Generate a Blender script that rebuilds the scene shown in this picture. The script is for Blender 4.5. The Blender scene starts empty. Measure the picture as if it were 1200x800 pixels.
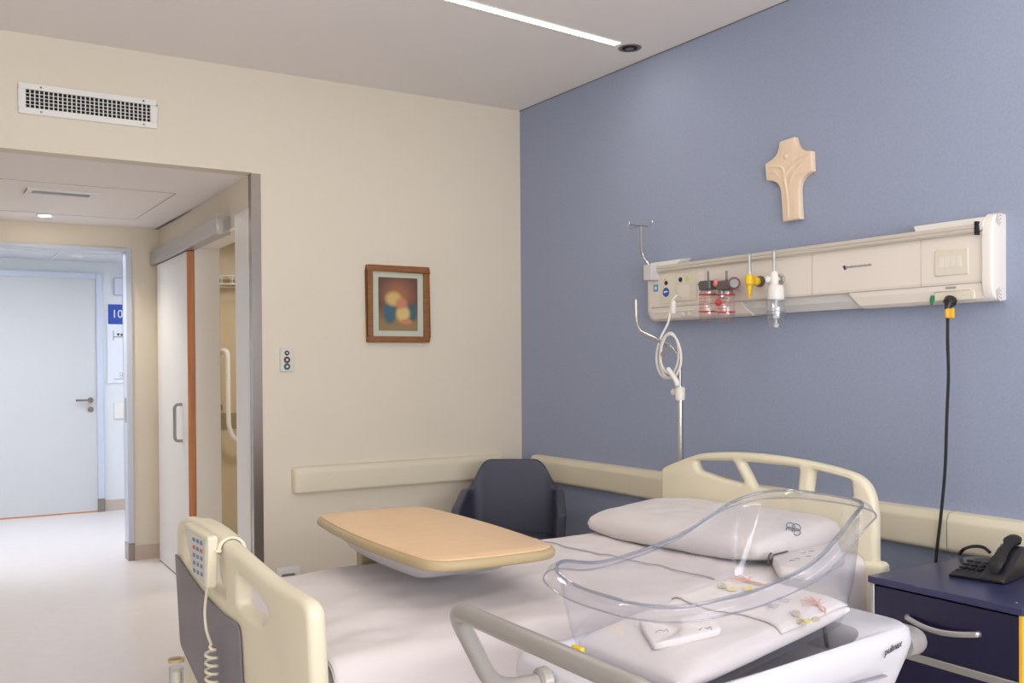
import bpy, bmesh, math, random
from mathutils import Vector, Matrix, noise
random.seed(7)
sc = bpy.context.scene
COL = sc.collection
PI = math.pi
S, Cc = math.sin, math.cos

# ---------------------------------------------------------------- camera
F = 1143.78; YA, PT, RO = [math.radians(a) for a in (32.116, -0.5488, -0.3754)]; CX, CY = 600, 436.76
CAM = Vector((-3.056, -4.766, 1.34))
fw = Vector((S(YA)*Cc(PT), Cc(YA)*Cc(PT), S(PT)))
r0 = fw.cross(Vector((0, 0, 1))).normalized(); u0 = r0.cross(fw)
RT = r0*Cc(RO) + u0*S(RO); UP = -r0*S(RO) + u0*Cc(RO)
cd = bpy.data.cameras.new('camera'); cam = bpy.data.objects.new('camera', cd); COL.objects.link(cam)
cd.sensor_width = 36; cd.sensor_fit = 'HORIZONTAL'; cd.lens = F*36/1200
cd.shift_y = (CY-400)/1200
cd.clip_start = 0.05
m = Matrix((RT, UP, -fw)).transposed().to_4x4(); m.translation = CAM
cam.matrix_world = m; sc.camera = cam

def P(x, y, ax, val):
    """point of the room seen at a photo position, on the plane axis=val"""
    d = fw*F + RT*(x-CX) - UP*(y-CY)
    return CAM + d*((val-CAM[ax])/d[ax])
def Ppl(x, y, p0, n):
    d = fw*F + RT*(x-CX) - UP*(y-CY)
    return CAM + d*((Vector(p0)-CAM).dot(n)/d.dot(n))

# ---------------------------------------------------------------- materials
def lin(c):
    return tuple(((v/255)/12.92 if v/255 <= .04045 else ((v/255+.055)/1.055)**2.4) for v in c)+(1,)
def mat(name, rgb, rough=.5, metal=0, bump=0, bscale=60, var=0, vscale=4, spec=.5, coat=0, stretch=None, trans=0, alpha=1, sheen=0):
    M = bpy.data.materials.new(name); M.use_nodes = True
    nt = M.node_tree; b = nt.nodes['Principled BSDF']
    b.inputs['Base Color'].default_value = lin(rgb); b.inputs['Roughness'].default_value = rough
    b.inputs['Metallic'].default_value = metal; b.inputs['Specular IOR Level'].default_value = spec
    b.inputs['Coat Weight'].default_value = coat; b.inputs['Transmission Weight'].default_value = trans
    b.inputs['Sheen Weight'].default_value = sheen
    if bump or var:
        tc = nt.nodes.new('ShaderNodeTexCoord'); mp = nt.nodes.new('ShaderNodeMapping')
        nt.links.new(tc.outputs['Object'], mp.inputs[0])
        if stretch: mp.inputs['Scale'].default_value = stretch
    if var:
        n = nt.nodes.new('ShaderNodeTexNoise'); n.inputs['Scale'].default_value = vscale; n.inputs['Detail'].default_value = 4
        nt.links.new(mp.outputs[0], n.inputs['Vector'])
        r = nt.nodes.new('ShaderNodeValToRGB'); c = lin(rgb)
        r.color_ramp.elements[0].position = .3; r.color_ramp.elements[1].position = .7
        r.color_ramp.elements[0].color = tuple(v*(1-var) for v in c[:3])+(1,)
        r.color_ramp.elements[1].color = tuple(min(1, v*(1+var)) for v in c[:3])+(1,)
        nt.links.new(n.outputs['Fac'], r.inputs[0]); nt.links.new(r.outputs[0], b.inputs['Base Color'])
    if bump:
        n = nt.nodes.new('ShaderNodeTexNoise'); n.inputs['Scale'].default_value = bscale; n.inputs['Detail'].default_value = 5
        nt.links.new(mp.outputs[0], n.inputs['Vector'])
        bp = nt.nodes.new('ShaderNodeBump'); bp.inputs['Strength'].default_value = bump; bp.inputs['Distance'].default_value = .01
        nt.links.new(n.outputs['Fac'], bp.inputs['Height']); nt.links.new(bp.outputs[0], b.inputs['Normal'])
    return M
def emis(name, rgb, st):
    M = bpy.data.materials.new(name); M.use_nodes = True; nt = M.node_tree
    nt.nodes.remove(nt.nodes['Principled BSDF'])
    e = nt.nodes.new('ShaderNodeEmission'); e.inputs[0].default_value = lin(rgb); e.inputs[1].default_value = st
    nt.links.new(e.outputs[0], nt.nodes['Material Output'].inputs[0]); return M
def clear(name, tint, base=.04, edge=.45, grough=.03, gcol=(235, 240, 250)):
    """thin clear plastic: mostly transmitting, mirror-like towards grazing angles"""
    M = bpy.data.materials.new(name); M.use_nodes = True; nt = M.node_tree
    nt.nodes.remove(nt.nodes['Principled BSDF'])
    t = nt.nodes.new('ShaderNodeBsdfTransparent'); t.inputs[0].default_value = lin(tint)
    g = nt.nodes.new('ShaderNodeBsdfGlossy'); g.inputs['Roughness'].default_value = grough; g.inputs[0].default_value = lin(gcol)
    lw = nt.nodes.new('ShaderNodeLayerWeight'); lw.inputs[0].default_value = .25
    mr = nt.nodes.new('ShaderNodeMapRange'); mr.inputs[3].default_value = base; mr.inputs[4].default_value = edge
    nt.links.new(lw.outputs['Facing'], mr.inputs[0])
    mx = nt.nodes.new('ShaderNodeMixShader'); nt.links.new(mr.outputs[0], mx.inputs[0])
    nt.links.new(t.outputs[0], mx.inputs[1]); nt.links.new(g.outputs[0], mx.inputs[2])
    nt.links.new(mx.outputs[0], nt.nodes['Material Output'].inputs[0]); return M

CREAM = mat('cream_wall_paint', (224, 214, 197), .6, bump=.04, bscale=180, var=.012, vscale=2)
BLUE = mat('blue_wall_covering', (153, 163, 188), .75, bump=.12, bscale=260, var=.05, vscale=90)
CEIL = mat('ceiling_paint', (242, 237, 234), .8, bump=.02, bscale=150)
WALLW = mat('white_wall_paint', (240, 237, 232), .7)
FLOOR = mat('vinyl_floor', (222, 216, 214), .32, bump=.01, bscale=90, var=.02, vscale=12, spec=.4)
SKIRT = mat('vinyl_skirting', (200, 184, 172), .45)
WHITE = mat('white_gloss', (232, 230, 226), .35)
DOORW = mat('white_door_laminate', (226, 224, 220), .42, var=.01)
DOORG = mat('pale_grey_door', (204, 206, 206), .5, var=.01)
FRAMEB = mat('pale_blue_metal_frame', (200, 208, 222), .4)
STEEL = mat('brushed_steel', (152, 143, 134), .24, metal=1, bump=.03, bscale=220, stretch=(8, 8, .15))
CHROME = mat('chrome', (200, 200, 200), .16, metal=1)
ALU = mat('satin_aluminium', (186, 184, 184), .38, metal=.85)
DARK = mat('dark_void', (22, 22, 26), .8)
SHADOWG = mat('grey_seam', (120, 116, 112), .7)
WOODE = mat('orange_wood_edge', (198, 130, 86), .45, var=.14, vscale=5, stretch=(12, 12, .6))
BOARD = mat('cream_plastic', (226, 218, 194), .34, spec=.5, bump=.015, bscale=300)
BOARD2 = mat('cream_plastic_bumper', (224, 215, 193), .5)
GREYP = mat('grey_panel', (122, 118, 126), .4, var=.04, vscale=12)
SHEET = mat('white_sheet', (222, 214, 214), .85, bump=.12, bscale=420, sheen=.15)
PILLOW = mat('white_pillowcase', (220, 213, 213), .85, bump=.1, bscale=380, sheen=.15)
MATT = mat('mattress_cover', (196, 196, 202), .7)
TOPW = mat('maple_laminate', (232, 196, 156), .42, var=.035, vscale=7, stretch=(1, 5, 1))
TOPE = mat('tan_edge_band', (186, 166, 128), .45)
TANM = mat('tan_painted_metal', (172, 155, 122), .45)
NAVY = mat('navy_upholstery', (66, 68, 86), .5, bump=.06, bscale=350, var=.04, vscale=30)
NAVYL = mat('navy_laminate', (50, 51, 88), .28, spec=.5, var=.03, vscale=20)
NAVYD = mat('dark_navy_drawer_front', (26, 24, 56), .3, var=.03, vscale=20)
BLACK = mat('black_plastic', (34, 32, 36), .35)
BLACKR = mat('black_rubber', (28, 28, 28), .6)
TUBE = mat('grey_painted_tube', (158, 154, 150), .3, metal=.25, spec=.6)
TRAY = mat('white_moulded_plastic', (204, 202, 209), .32, spec=.5)
UNIT = mat('headwall_ivory', (230, 222, 213), .4)
UNITW = mat('headwall_white', (232, 228, 222), .38)
RAIL = mat('headwall_rail', (212, 206, 196), .4, metal=.3)
IVORY = mat('ivory_plate', (222, 216, 200), .4)
DIFF = mat('frosted_diffuser', (206, 204, 204), .55)
GREYM = mat('grey_cast_metal', (112, 108, 110), .4, metal=.5)
RED = mat('red_plastic', (200, 62, 54), .4)
REDL = mat('pale_red_print', (226, 128, 116), .5)
YEL = mat('yellow_plastic', (238, 198, 32), .35)
YELT = mat('yellow_tag', (242, 186, 50), .5)
GRN = mat('green_plastic', (20, 130, 82), .4)
LGRN = mat('lime_sticker', (206, 216, 130), .5)
BLUES = mat('blue_sticker', (48, 86, 176), .45)
LBLUE = mat('sky_blue_sticker', (84, 164, 220), .45)
SIGNB = mat('sign_blue', (38, 74, 170), .4)
SIGNW = mat('sign_white', (228, 232, 240), .4)
INK = mat('dark_print', (70, 70, 76), .6)
INKG = mat('grey_print', (150, 146, 152), .6)
WOODC = mat('pale_carved_wood', (236, 212, 186), .5, var=.05, vscale=9, stretch=(6, 6, 1))
FRW = mat('walnut_frame', (140, 90, 46), .4, var=.2, vscale=8, stretch=(3, 3, 14))
MATG = mat('pale_green_mount', (196, 200, 184), .7)
ORANGE = mat('orange_textile_print', (216, 160, 138), .8)
YPRINT = mat('yellow_textile_print', (222, 210, 146), .8)
GPRINT = mat('olive_textile_print', (190, 186, 168), .8)
TILE = mat('beige_tile', (196, 180, 150), .35, var=.02)
TILEB = mat('brown_tile_band', (150, 134, 108), .35)
CORW = mat('corridor_white', (226, 230, 232), .6)
CORC = mat('corridor_ceiling', (214, 218, 222), .8)
LED = emis('led_light', (255, 246, 232), 12)
LED2 = emis('led_light_soft', (255, 246, 232), 8.6)
LEDC = emis('cool_panel_light', (238, 242, 255), 9.5)
LEDD = emis('downlight_lens', (255, 244, 226), 22)
CLEAR = clear('clear_acrylic', (248, 248, 250), .03, .42, .05)
CLEARE = clear('clear_acrylic_edge', (230, 232, 236), .10, .62, .08, (228, 231, 238))
CLEARB = clear('clear_bottle', (244, 246, 248), .1, .6)
CLEARR = clear('faintly_pink_clear', (252, 244, 242), .08, .4)

# ---------------------------------------------------------------- mesh builder
class MB:
    def __init__(s): s.v = []; s.f = []
    def add(s, vs, fs):
        o = len(s.v); s.v += [Vector(v) for v in vs]; s.f += [tuple(i+o for i in f) for f in fs]; return s
    def box(s, x0, x1, y0, y1, z0, z1, M=None):
        vs = [Vector((x, y, z)) for z in (z0, z1) for y in (y0, y1) for x in (x0, x1)]
        if M: vs = [M @ v for v in vs]
        return s.add(vs, [(0, 2, 3, 1), (4, 5, 7, 6), (0, 1, 5, 4), (2, 6, 7, 3), (0, 4, 6, 2), (1, 3, 7, 5)])
    def prism(s, pts, d, cap=True):
        """closed 3D outline pts swept by vector d"""
        n = len(pts); d = Vector(d); pts = [Vector(p) for p in pts]
        fs = [(i, (i+1) % n, n+(i+1) % n, n+i) for i in range(n)]
        if cap: fs += [tuple(range(n))[::-1], tuple(range(n, 2*n))]
        return s.add(pts+[p+d for p in pts], fs)
    def loft(s, rings, closed=True, caps=True):
        n = len(rings[0]); vs = [p for r in rings for p in r]; fs = []
        for k in range(len(rings)-1):
            for i in range(n if closed else n-1):
                j = (i+1) % n; fs.append((k*n+i, k*n+j, (k+1)*n+j, (k+1)*n+i))
        if caps and closed: fs += [tuple(range(n))[::-1], tuple(range((len(rings)-1)*n, len(rings)*n))]
        return s.add(vs, fs)
    def tube(s, pts, r, n=10, closed=False, caps=True, flat=1.0, up=None):
        pts = [Vector(p) for p in pts]; N = len(pts); rings = []
        if not isinstance(r, (list, tuple)): r = [r]*N
        t = (pts[1]-pts[0]).normalized()
        a = Vector(up) if up else (Vector((0, 0, 1)) if abs(t.z) < .9 else Vector((1, 0, 0)))
        nrm = (a - t*a.dot(t)).normalized()
        for i, p in enumerate(pts):
            if closed: t = (pts[(i+1) % N]-pts[i-1])
            else: t = pts[min(i+1, N-1)]-pts[max(i-1, 0)]
            if t.length < 1e-9: t = Vector((0, 0, 1))
            t.normalize(); nrm = nrm - t*nrm.dot(t)
            nrm.normalize(); b = t.cross(nrm)
            rings.append([p + nrm*(r[i]*flat*Cc(2*PI*k/n)) + b*(r[i]*S(2*PI*k/n)) for k in range(n)])
        if closed:
            o = len(s.v)
            s.v += [p for R in rings for p in R]
            for k in range(N):
                for i in range(n):
                    j = (i+1) % n; k2 = (k+1) % N
                    s.f.append((o+k*n+i, o+k*n+j, o+k2*n+j, o+k2*n+i))
            return s
        return s.loft(rings, True, caps)
    def lathe(s, prof, c, ax=(0, 0, 1), n=20, caps=True):
        """prof = [(radius, height)]"""
        ax = Vector(ax).normalized(); a = Vector((1, 0, 0)) if abs(ax.x) < .9 else Vector((0, 1, 0))
        e1 = (a-ax*a.dot(ax)).normalized(); e2 = ax.cross(e1); c = Vector(c)
        rings = [[c+ax*h+e1*(r*Cc(2*PI*k/n))+e2*(r*S(2*PI*k/n)) for k in range(n)] for r, h in prof]
        return s.loft(rings, True, caps)
    def grid(s, nu, nv, f):
        vs = [f(i/(nu-1), j/(nv-1)) for j in range(nv) for i in range(nu)]
        return s.add(vs, [(j*nu+i, j*nu+i+1, (j+1)*nu+i+1, (j+1)*nu+i) for j in range(nv-1) for i in range(nu-1)])
    def mesh(s, me_obj):
        me = me_obj; return s.add([v.co for v in me.vertices], [tuple(p.vertices) for p in me.polygons])
    def xf(s, M):
        s.v = [M @ v for v in s.v]; return s
    def build(s, name, m, parent=None, bevel=0, seg=2, smooth=True, angle=35, solid=0, subd=0, off=-1, fix=True):
        me = bpy.data.meshes.new(name); o = bpy.data.objects.new(name, me); COL.objects.link(o)
        vs = s.v
        if parent is not None:
            W = world_of(parent); inv = W.inverted(); vs = [inv @ v for v in vs]; o.parent = parent
        me.from_pydata([tuple(v) for v in vs], [], s.f); me.update()
        if fix:
            b = bmesh.new(); b.from_mesh(me); bmesh.ops.remove_doubles(b, verts=b.verts, dist=1e-6)
            bmesh.ops.recalc_face_normals(b, faces=b.faces); b.to_mesh(me); b.free()
        me.materials.append(m)
        if smooth:
            for p in me.polygons: p.use_smooth = True
            try: me.set_sharp_from_angle(angle=math.radians(angle))
            except Exception: pass
        if solid:
            q = o.modifiers.new('solid', 'SOLIDIFY'); q.thickness = solid; q.offset = off
        if bevel:
            q = o.modifiers.new('bevel', 'BEVEL'); q.width = bevel; q.segments = seg; q.limit_method = 'ANGLE'; q.angle_limit = math.radians(40)
            q.harden_normals = False
        if subd:
            q = o.modifiers.new('sub', 'SUBSURF'); q.levels = subd; q.render_levels = subd
        return o
def world_of(o):
    M = Matrix.Identity(4)
    while o is not None: M = o.matrix_basis @ M; o = o.parent
    return M
def thing(name, label, cat, loc, group=None):
    o = bpy.data.objects.new(name, None); COL.objects.link(o); o.location = loc; o.empty_display_size = .05
    return tag(o, label, cat, group)
def tag(o, label, cat, group=None):
    o['label'] = label; o['category'] = cat
    if group: o['group'] = group
    return o
def struct(o): o['kind'] = 'structure'; return o
def cr(pts, n=8, closed=False):
    """Catmull-Rom through points"""
    pts = [Vector(p) for p in pts]; N = len(pts); out = []
    rng = range(N) if closed else range(N-1)
    for i in rng:
        p1, p2 = pts[i], pts[(i+1) % N]
        p0 = pts[i-1] if (closed or i) else p1*2-p2
        p3 = pts[(i+2) % N] if (closed or i+2 < N) else p2*2-p1
        for k in range(n):
            t = k/n
            out.append(.5*((2*p1)+(-p0+p2)*t+(2*p0-5*p1+4*p2-p3)*t*t+(-p0+3*p1-3*p2+p3)*t**3))
    if not closed: out.append(pts[-1])
    return out
def fillet(pts, r, n=5, closed=False):
    """polyline with rounded corners (open or closed)"""
    pts = [Vector(p) for p in pts]; N = len(pts); out = []
    for i in range(N):
        if not closed and i in (0, N-1): out.append(pts[i]); continue
        a, b, c = pts[i-1], pts[i], pts[(i+1) % N]
        ri = r[i] if isinstance(r, (list, tuple)) else r
        d1 = (a-b); d2 = (c-b); k1 = min(ri, d1.length*.49); k2 = min(ri, d2.length*.49)
        if ri <= 0: out.append(b); continue
        p = b+d1.normalized()*k1; q = b+d2.normalized()*k2
        for k in range(n+1):
            t = k/n; out.append(p*(1-t)**2+b*2*t*(1-t)+q*t*t)
    return out
def shape2d(splines, thick, bev, fn, res=3):
    """outline with holes -> slab with rounded edges; fn maps (a,b,depth) to the room. returns MB"""
    from mathutils.geometry import tessellate_polygon
    def area2(L): return sum(L[i-1][0]*L[i][1]-L[i][0]*L[i-1][1] for i in range(len(L)))
    loops = []
    for n_, L in enumerate(splines):
        q = []
        for p in L:
            if not q or math.hypot(p[0]-q[-1][0], p[1]-q[-1][1]) > 2e-4: q.append((p[0], p[1]))
        if math.hypot(q[0][0]-q[-1][0], q[0][1]-q[-1][1]) < 2e-4: q.pop()
        if (area2(q) > 0) != (n_ == 0): q = q[::-1]
        loops.append(q)
    def offs(L, d):
        out = []; N = len(L)
        for i in range(N):
            a, b, c = L[i-1], L[i], L[(i+1) % N]
            d1 = Vector((b[0]-a[0], b[1]-a[1])).normalized(); d2 = Vector((c[0]-b[0], c[1]-b[1])).normalized()
            n = Vector((-d1.y-d2.y, d1.x+d2.x)); l = n.length
            if l < 1e-6: out.append(b); continue
            n /= l; k = min(1/max(n.dot(Vector((-d1.y, d1.x))), .5), 1.6); out.append((b[0]+n.x*d*k, b[1]+n.y*d*k))
        return out
    h = thick/2; b = MB()
    prof = [(bev*(1-S(PI/2*k/res)), -(h-bev)-bev*Cc(PI/2*k/res)) for k in range(res+1)]
    prof += [(p[0], -p[1]) for p in prof[::-1]]
    inner = []
    for L in loops:
        rings = [[Vector((x, y, z)) for x, y in offs(L, d)] for d, z in prof]
        b.loft(rings, True, False); inner.append(rings[0])
    tri = tessellate_polygon([[Vector((v.x, v.y, 0)) for v in r] for r in inner])
    flat = [v for r in inner for v in r]
    b.add([Vector((v.x, v.y, -h)) for v in flat], [tuple(t) for t in tri])
    b.add([Vector((v.x, v.y, h)) for v in flat], [tuple(t)[::-1] for t in tri])
    b.v = [Vector(fn(v.x, v.y, v.z)) for v in b.v]
    return b
def text(body, size, fn, depth=.0006, align='CENTER', shear=0):
    cu = bpy.data.curves.new('tmp', 'FONT'); cu.body = body; cu.size = size; cu.extrude = depth; cu.align_x = align; cu.align_y = 'CENTER'; cu.shear = shear
    o = bpy.data.objects.new('tmp', cu); COL.objects.link(o)
    dg = bpy.context.evaluated_depsgraph_get(); me = bpy.data.meshes.new_from_object(o.evaluated_get(dg))
    b = MB(); b.mesh(me); b.v = [Vector(fn(v.x, v.y, v.z)) for v in b.v]
    bpy.data.objects.remove(o); bpy.data.curves.remove(cu); bpy.data.meshes.remove(me)
    return b
def rrect(x0, x1, y0, y1, r, n=5):
    return [(p.x, p.y) for p in fillet([(x0, y0, 0), (x1, y0, 0), (x1, y1, 0), (x0, y1, 0)], r, n, True)]

# ================================================================= THE ROOM
HC = 2.80; HS = 2.29           # ceiling, soffit heights
XL, YF = -4.5, -6.4            # far left wall, wall behind
XN, XF_ = -1.575, -1.505        # alcove side wall: near and far ends
YB = 2.32                      # alcove back wall
AL = -3.35                     # alcove left wall
def sb(name, m, *a, bevel=0): return struct(MB().box(*a).build(name, m, bevel=bevel, smooth=False))
sb('floor', FLOOR, XL, 0, YF, 5.1, -.06, 0)
sb('ceiling', CEIL, XL-.1, .1, YF-.1, .1, HC, HC+.08)
sb('wall_right', BLUE, 0, .1, YF, 0, 0, HC)
# cream wall with the alcove opening
b = MB(); b.box(XN, .1, 0, .1, 0, HC); b.box(XL, AL, 0, .1, 0, HC); b.box(AL, XN, 0, .1, HS, HC)
struct(b.build('wall_back', CREAM, smooth=False))
sb('wall_left', WALLW, XL-.1, XL, YF, .1, 0, HC)
# front wall with window
b = MB(); WX0, WX1, WZ0, WZ1 = -3.9, -.6, .9, 2.35
b.box(XL, WX0, YF-.15, YF, 0, HC); b.box(WX1, .1, YF-.15, YF, 0, HC); b.box(WX0, WX1, YF-.15, YF, 0, WZ0); b.box(WX0, WX1, YF-.15, YF, WZ1, HC)
struct(b.build('wall_front', WALLW, smooth=False))
b = MB()
for x in (WX0, (WX0+WX1)/2-.02, WX1-.04): b.box(x, x+.04, YF-.1, YF-.05, WZ0, WZ1)
for z in (WZ0, WZ1-.04): b.box(WX0, WX1, YF-.1, YF-.05, z, z+.04)
struct(b.build('window_1', WHITE, smooth=False))
struct(MB().box(WX0+.04, WX1-.04, YF-.08, YF-.074, WZ0+.04, WZ1-.04).build('window_2', CLEARB, smooth=False))
# shadow gap between blue wall and ceiling
sb('trim_1', SHADOWG, -.004, 0, YF, 0, HC-.004, HC)
# alcove
b = MB(); b.box(AL-.1, XN+.05, .1, YB+.1, HS, HS+.06)
struct(b.build('trim_2', CEIL, smooth=False))      # lowered alcove ceiling
def aw(y): return XN+(XF_-XN)*y/YB                 # x of the alcove side wall at y
DY0, DY1, DH = .285, 1.25, 2.06                     # bathroom opening
WT = .135
b = MB()
def awbox(y0, y1, z0, z1):
    b.prism([(aw(y0), y0, z0), (aw(y1), y1, z0), (aw(y1)+WT, y1, z0), (aw(y0)+WT, y0, z0)], (0, 0, z1-z0))
awbox(.1, DY0, 0, HS); awbox(DY1, YB, 0, HS); awbox(DY0, DY1, DH, HS)
struct(b.build('wall_alcove_right', CREAM, smooth=False))
sb('wall_alcove_left', CREAM, AL-.1, AL, .1, YB, 0, HS)
DXR, DXL, DZ = -1.722, -2.72, 2.13                  # room door opening
b = MB(); b.box(DXR, XF_+.2, YB, YB+.1, 0, HS+.06); b.box(AL-.1, DXL, YB, YB+.1, 0, HS+.06); b.box(DXL, DXR, YB, YB+.1, DZ, HS+.06)
struct(b.build('wall_alcove_back', CREAM, smooth=False))
# jamb lining of bathroom opening
b = MB()
for y0, y1 in ((DY0, DY0+.012), (DY1-.012, DY1)):
    b.prism([(aw(y0)-.004, y0, 0), (aw(y1)-.004, y1, 0), (aw(y1)+WT+.01, y1, 0), (aw(y0)+WT+.01, y0, 0)], (0, 0, DH))
b.prism([(aw(DY0)-.004, DY0, DH-.012), (aw(DY1)-.004, DY1, DH-.012), (aw(DY1)+WT, DY1, DH-.012), (aw(DY0)+WT, DY0, DH-.012)], (0, 0, .012))
b.prism([(aw(.052)-.006, .052, 0), (aw(DY0)-.006, DY0+.012, 0), (aw(DY0), DY0+.012, 0), (aw(.052), .052, 0)], (0, 0, DH+.06))
struct(b.build('trim_3', WHITE, smooth=False))
# bathroom beyond
BX1 = .4
sb('wall_bath_back', TILE, XF_+WT, BX1, 2.62, 2.7, 0, HS)
sb('wall_bath_right', TILE, BX1, BX1+.1, .1, 2.7, 0, HS)
sb('wall_bath_front', TILE, XN+WT, BX1, .1, .13, 0, HS)
sb('trim_4', CEIL, XN+WT-.1, BX1+.1, .1, 2.7, HS, HS+.05)
sb('trim_5', TILEB, XF_+WT, BX1, 2.612, 2.62, .86, .98)
sb('trim_6', FLOOR, 0, BX1+.1, .1, 2.7, -.06, 0)
# corridor
YC = 4.9; HK = 2.30
sb('wall_corridor_back', CORW, XL, 1.2, YC, YC+.1, 0, 2.5)
sb('wall_corridor_left', CORW, XL-.1, XL, YB+.1, YC, 0, 2.5)
sb('wall_corridor_right', CORW, 1.2, 1.3, YB+.1, YC, 0, 2.5)
sb('wall_corridor_front', CORW, XF_+.2, 1.2, 2.7, 2.8, 0, 2.5)
sb('trim_7', CORC, XL-.1, 1.3, YB+.1, YC+.1, HK, HK+.05)
sb('trim_8', FLOOR, 0, 1.3, 2.7, 5.1, -.06, 0)
b = MB()
for x in (-3.1, -2.5, -1.9, -1.3, -.7): b.box(x-.012, x+.012, YB+.1, YC, HK-.004, HK)
for y in (3.0, 3.6, 4.2): b.box(XL, 1.2, y-.012, y+.012, HK-.004, HK)
struct(b.build('trim_9', WHITE, smooth=False))
b = MB(); b.box(-1.49, 1.2, YC-.01, YC, 0, .10); b.box(XL, -2.56, YC-.01, YC, 0, .1)
struct(b.build('baseboard_corridor', SKIRT, smooth=False))
# baseboards in the room
struct(MB().box(XN, 0, -.01, 0, 0, .1).build('baseboard_back', SKIRT, smooth=False))
struct(MB().box(-.01, 0, YF, -.01, 0, .1).build('baseboard_right', SKIRT, smooth=False))
struct(MB().box(DXR+.026, XF_, YB-.01, YB, 0, .1).build('baseboard_alcove', SKIRT, smooth=False))
struct(MB().box(XL, XL+.01, YF, 0, 0, .1).build('baseboard_left', SKIRT, smooth=False))
# room door frame (metal) with steel feet
dr = struct(bpy.data.objects.new('door_1', None)); COL.objects.link(dr); dr.location = (DXR, YB, 0)
b = MB()
b.box(DXR-.012, DXR+.026, YB-.012, YB+.11, .12, DZ+.016); b.box(DXL-.05, DXL+.012, YB-.012, YB+.11, .12, DZ+.03)
b.box(DXL+.012, DXR-.012, YB-.012, YB+.11, DZ-.010, DZ+.016)
b.build('door_frame', FRAMEB, dr, bevel=.003)
b = MB(); b.box(DXR-.014, DXR+.028, YB-.014, YB+.112, 0, .12); b.box(DXL-.052, DXL+.014, YB-.014, YB+.112, 0, .12)
b.build('steel_foot', STEEL, dr, smooth=False)
MB().box(DXR-.016, DXR-.011, YB+.02, YB+.05, .95, 1.12).build('strike_plate', STEEL, dr, smooth=False)
# corridor door
FX0, FX1, FZ = -2.52, -1.52, 2.14
d2 = struct(bpy.data.objects.new('door_2', None)); COL.objects.link(d2); d2.location = (FX0, YC, 0)
MB().box(FX0, FX1, YC-.03, YC, .012, FZ).build('door_leaf', DOORG, d2, smooth=False)
MB().box(FX0, FX1, YC-.032, YC-.001, 0, .012).build('threshold', WOODE, d2, smooth=False)
b = MB()
for x0, x1 in ((FX1, FX1+.055), (FX0-.055, FX0)): b.box(x0, x1, YC-.05, YC, .12, FZ+.05)
b.box(FX0, FX1, YC-.05, YC, FZ, FZ+.05); b.build('door_frame', FRAMEB, d2, bevel=.003)
b = MB()
for x0, x1 in ((FX1-.002, FX1+.058), (FX0-.058, FX0+.002)): b.box(x0, x1, YC-.053, YC, 0, .12)
b.build('steel_foot', STEEL, d2, smooth=False)
b = MB(); hx, hz = FX1-.055, 1.03
b.lathe([(.026, 0), (.026, .01), (.012, .012), (.011, .05)], (hx, YC-.03, hz), (0, -1, 0)); b.tube(fillet([(hx, YC-.075, hz), (hx-.02, YC-.078, hz), (hx-.13, YC-.076, hz)], .01), .010)
b.lathe([(.026, 0), (.026, .01), (.006, .011)], (hx, YC-.03, hz-.085), (0, -1, 0)); b.build('door_handle', STEEL, d2)
# corridor bits
s = thing('room_sign', 'white and blue room number sign on corridor wall', 'sign', (-1.27, YC, 1.3))
SX0, SX1, SZ0, SZ1 = -1.425, -1.165, 1.18, 1.92
MB().box(SX0, SX1, YC-.012, YC, SZ0, SZ1).build('sign_panel', SIGNW, s, bevel=.002)
MB().box(SX0+.012, SX1-.01, YC-.0145, YC-.012, SZ1-.19, SZ1-.006).build('number_panel', SIGNB, s, smooth=False)
text('102', .105, lambda a, c, d: (SX0+.118+a*.95, YC-.0155-d, SZ1-.098+c)).build('number', SIGNW, s, smooth=False)
b = MB(); bz = SZ1-.30
b.box(SX0+.055, SX0+.060, YC-.014, YC-.012, bz-.04, bz+.05); b.box(SX0+.055, SX1-.035, YC-.014, YC-.012, bz-.012, bz-.006)
b.box(SX0+.09, SX0+.11, YC-.014, YC-.012, bz+.004, bz+.026); b.box(SX0+.12, SX1-.045, YC-.014, YC-.012, bz+.002, bz+.022)
b.build('bed_symbol', INK, s, smooth=False)
b = MB()
for k in range(3):
    a0 = k*2*PI/3
    b.tube([(SX0+.13+.014*Cc(a0)+.012*Cc(t*PI/5), YC-.0135, SZ0+.075+.014*S(a0)+.012*S(t*PI/5)) for t in range(10)], .0018, 5, closed=True)
b.build('emblem', INKG, s)
MB().box(SX0+.06, SX1-.05, YC-.0135, YC-.012, SZ0+.036, SZ0+.042).build('small_lettering', INKG, s, smooth=False)
o = MB().box(-1.36, -1.24, YC-.05, YC, 2.0, 2.16).build('wall_box', mat('lilac_plastic', (206, 208, 226), .5), bevel=.008)
tag(o, 'small pale lilac box fixed high on corridor wall above sign', 'box')
o = MB().box(-1.37, -1.24, YC-.02, YC, .85, 1.0).build('socket_plate', WHITE, bevel=.004)
tag(o, 'blank white plate on corridor wall beneath the sign', 'socket')
b = thing('smoke_detector', 'white round smoke detector on the corridor ceiling', 'smoke detector', (-1.76, 4.28, HK))
MB().lathe([(.055, 0), (.055, .012), (.042, .03), (.0, .032)], (-1.76, 4.28, HK), (0, 0, -1)).build('housing', WHITE, b)
MB().lathe([(.046, 0), (.046, .006)], (-1.76, 4.28, HK-.012), (0, 0, -1)).build('dark_slot', DARK, b)
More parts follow.
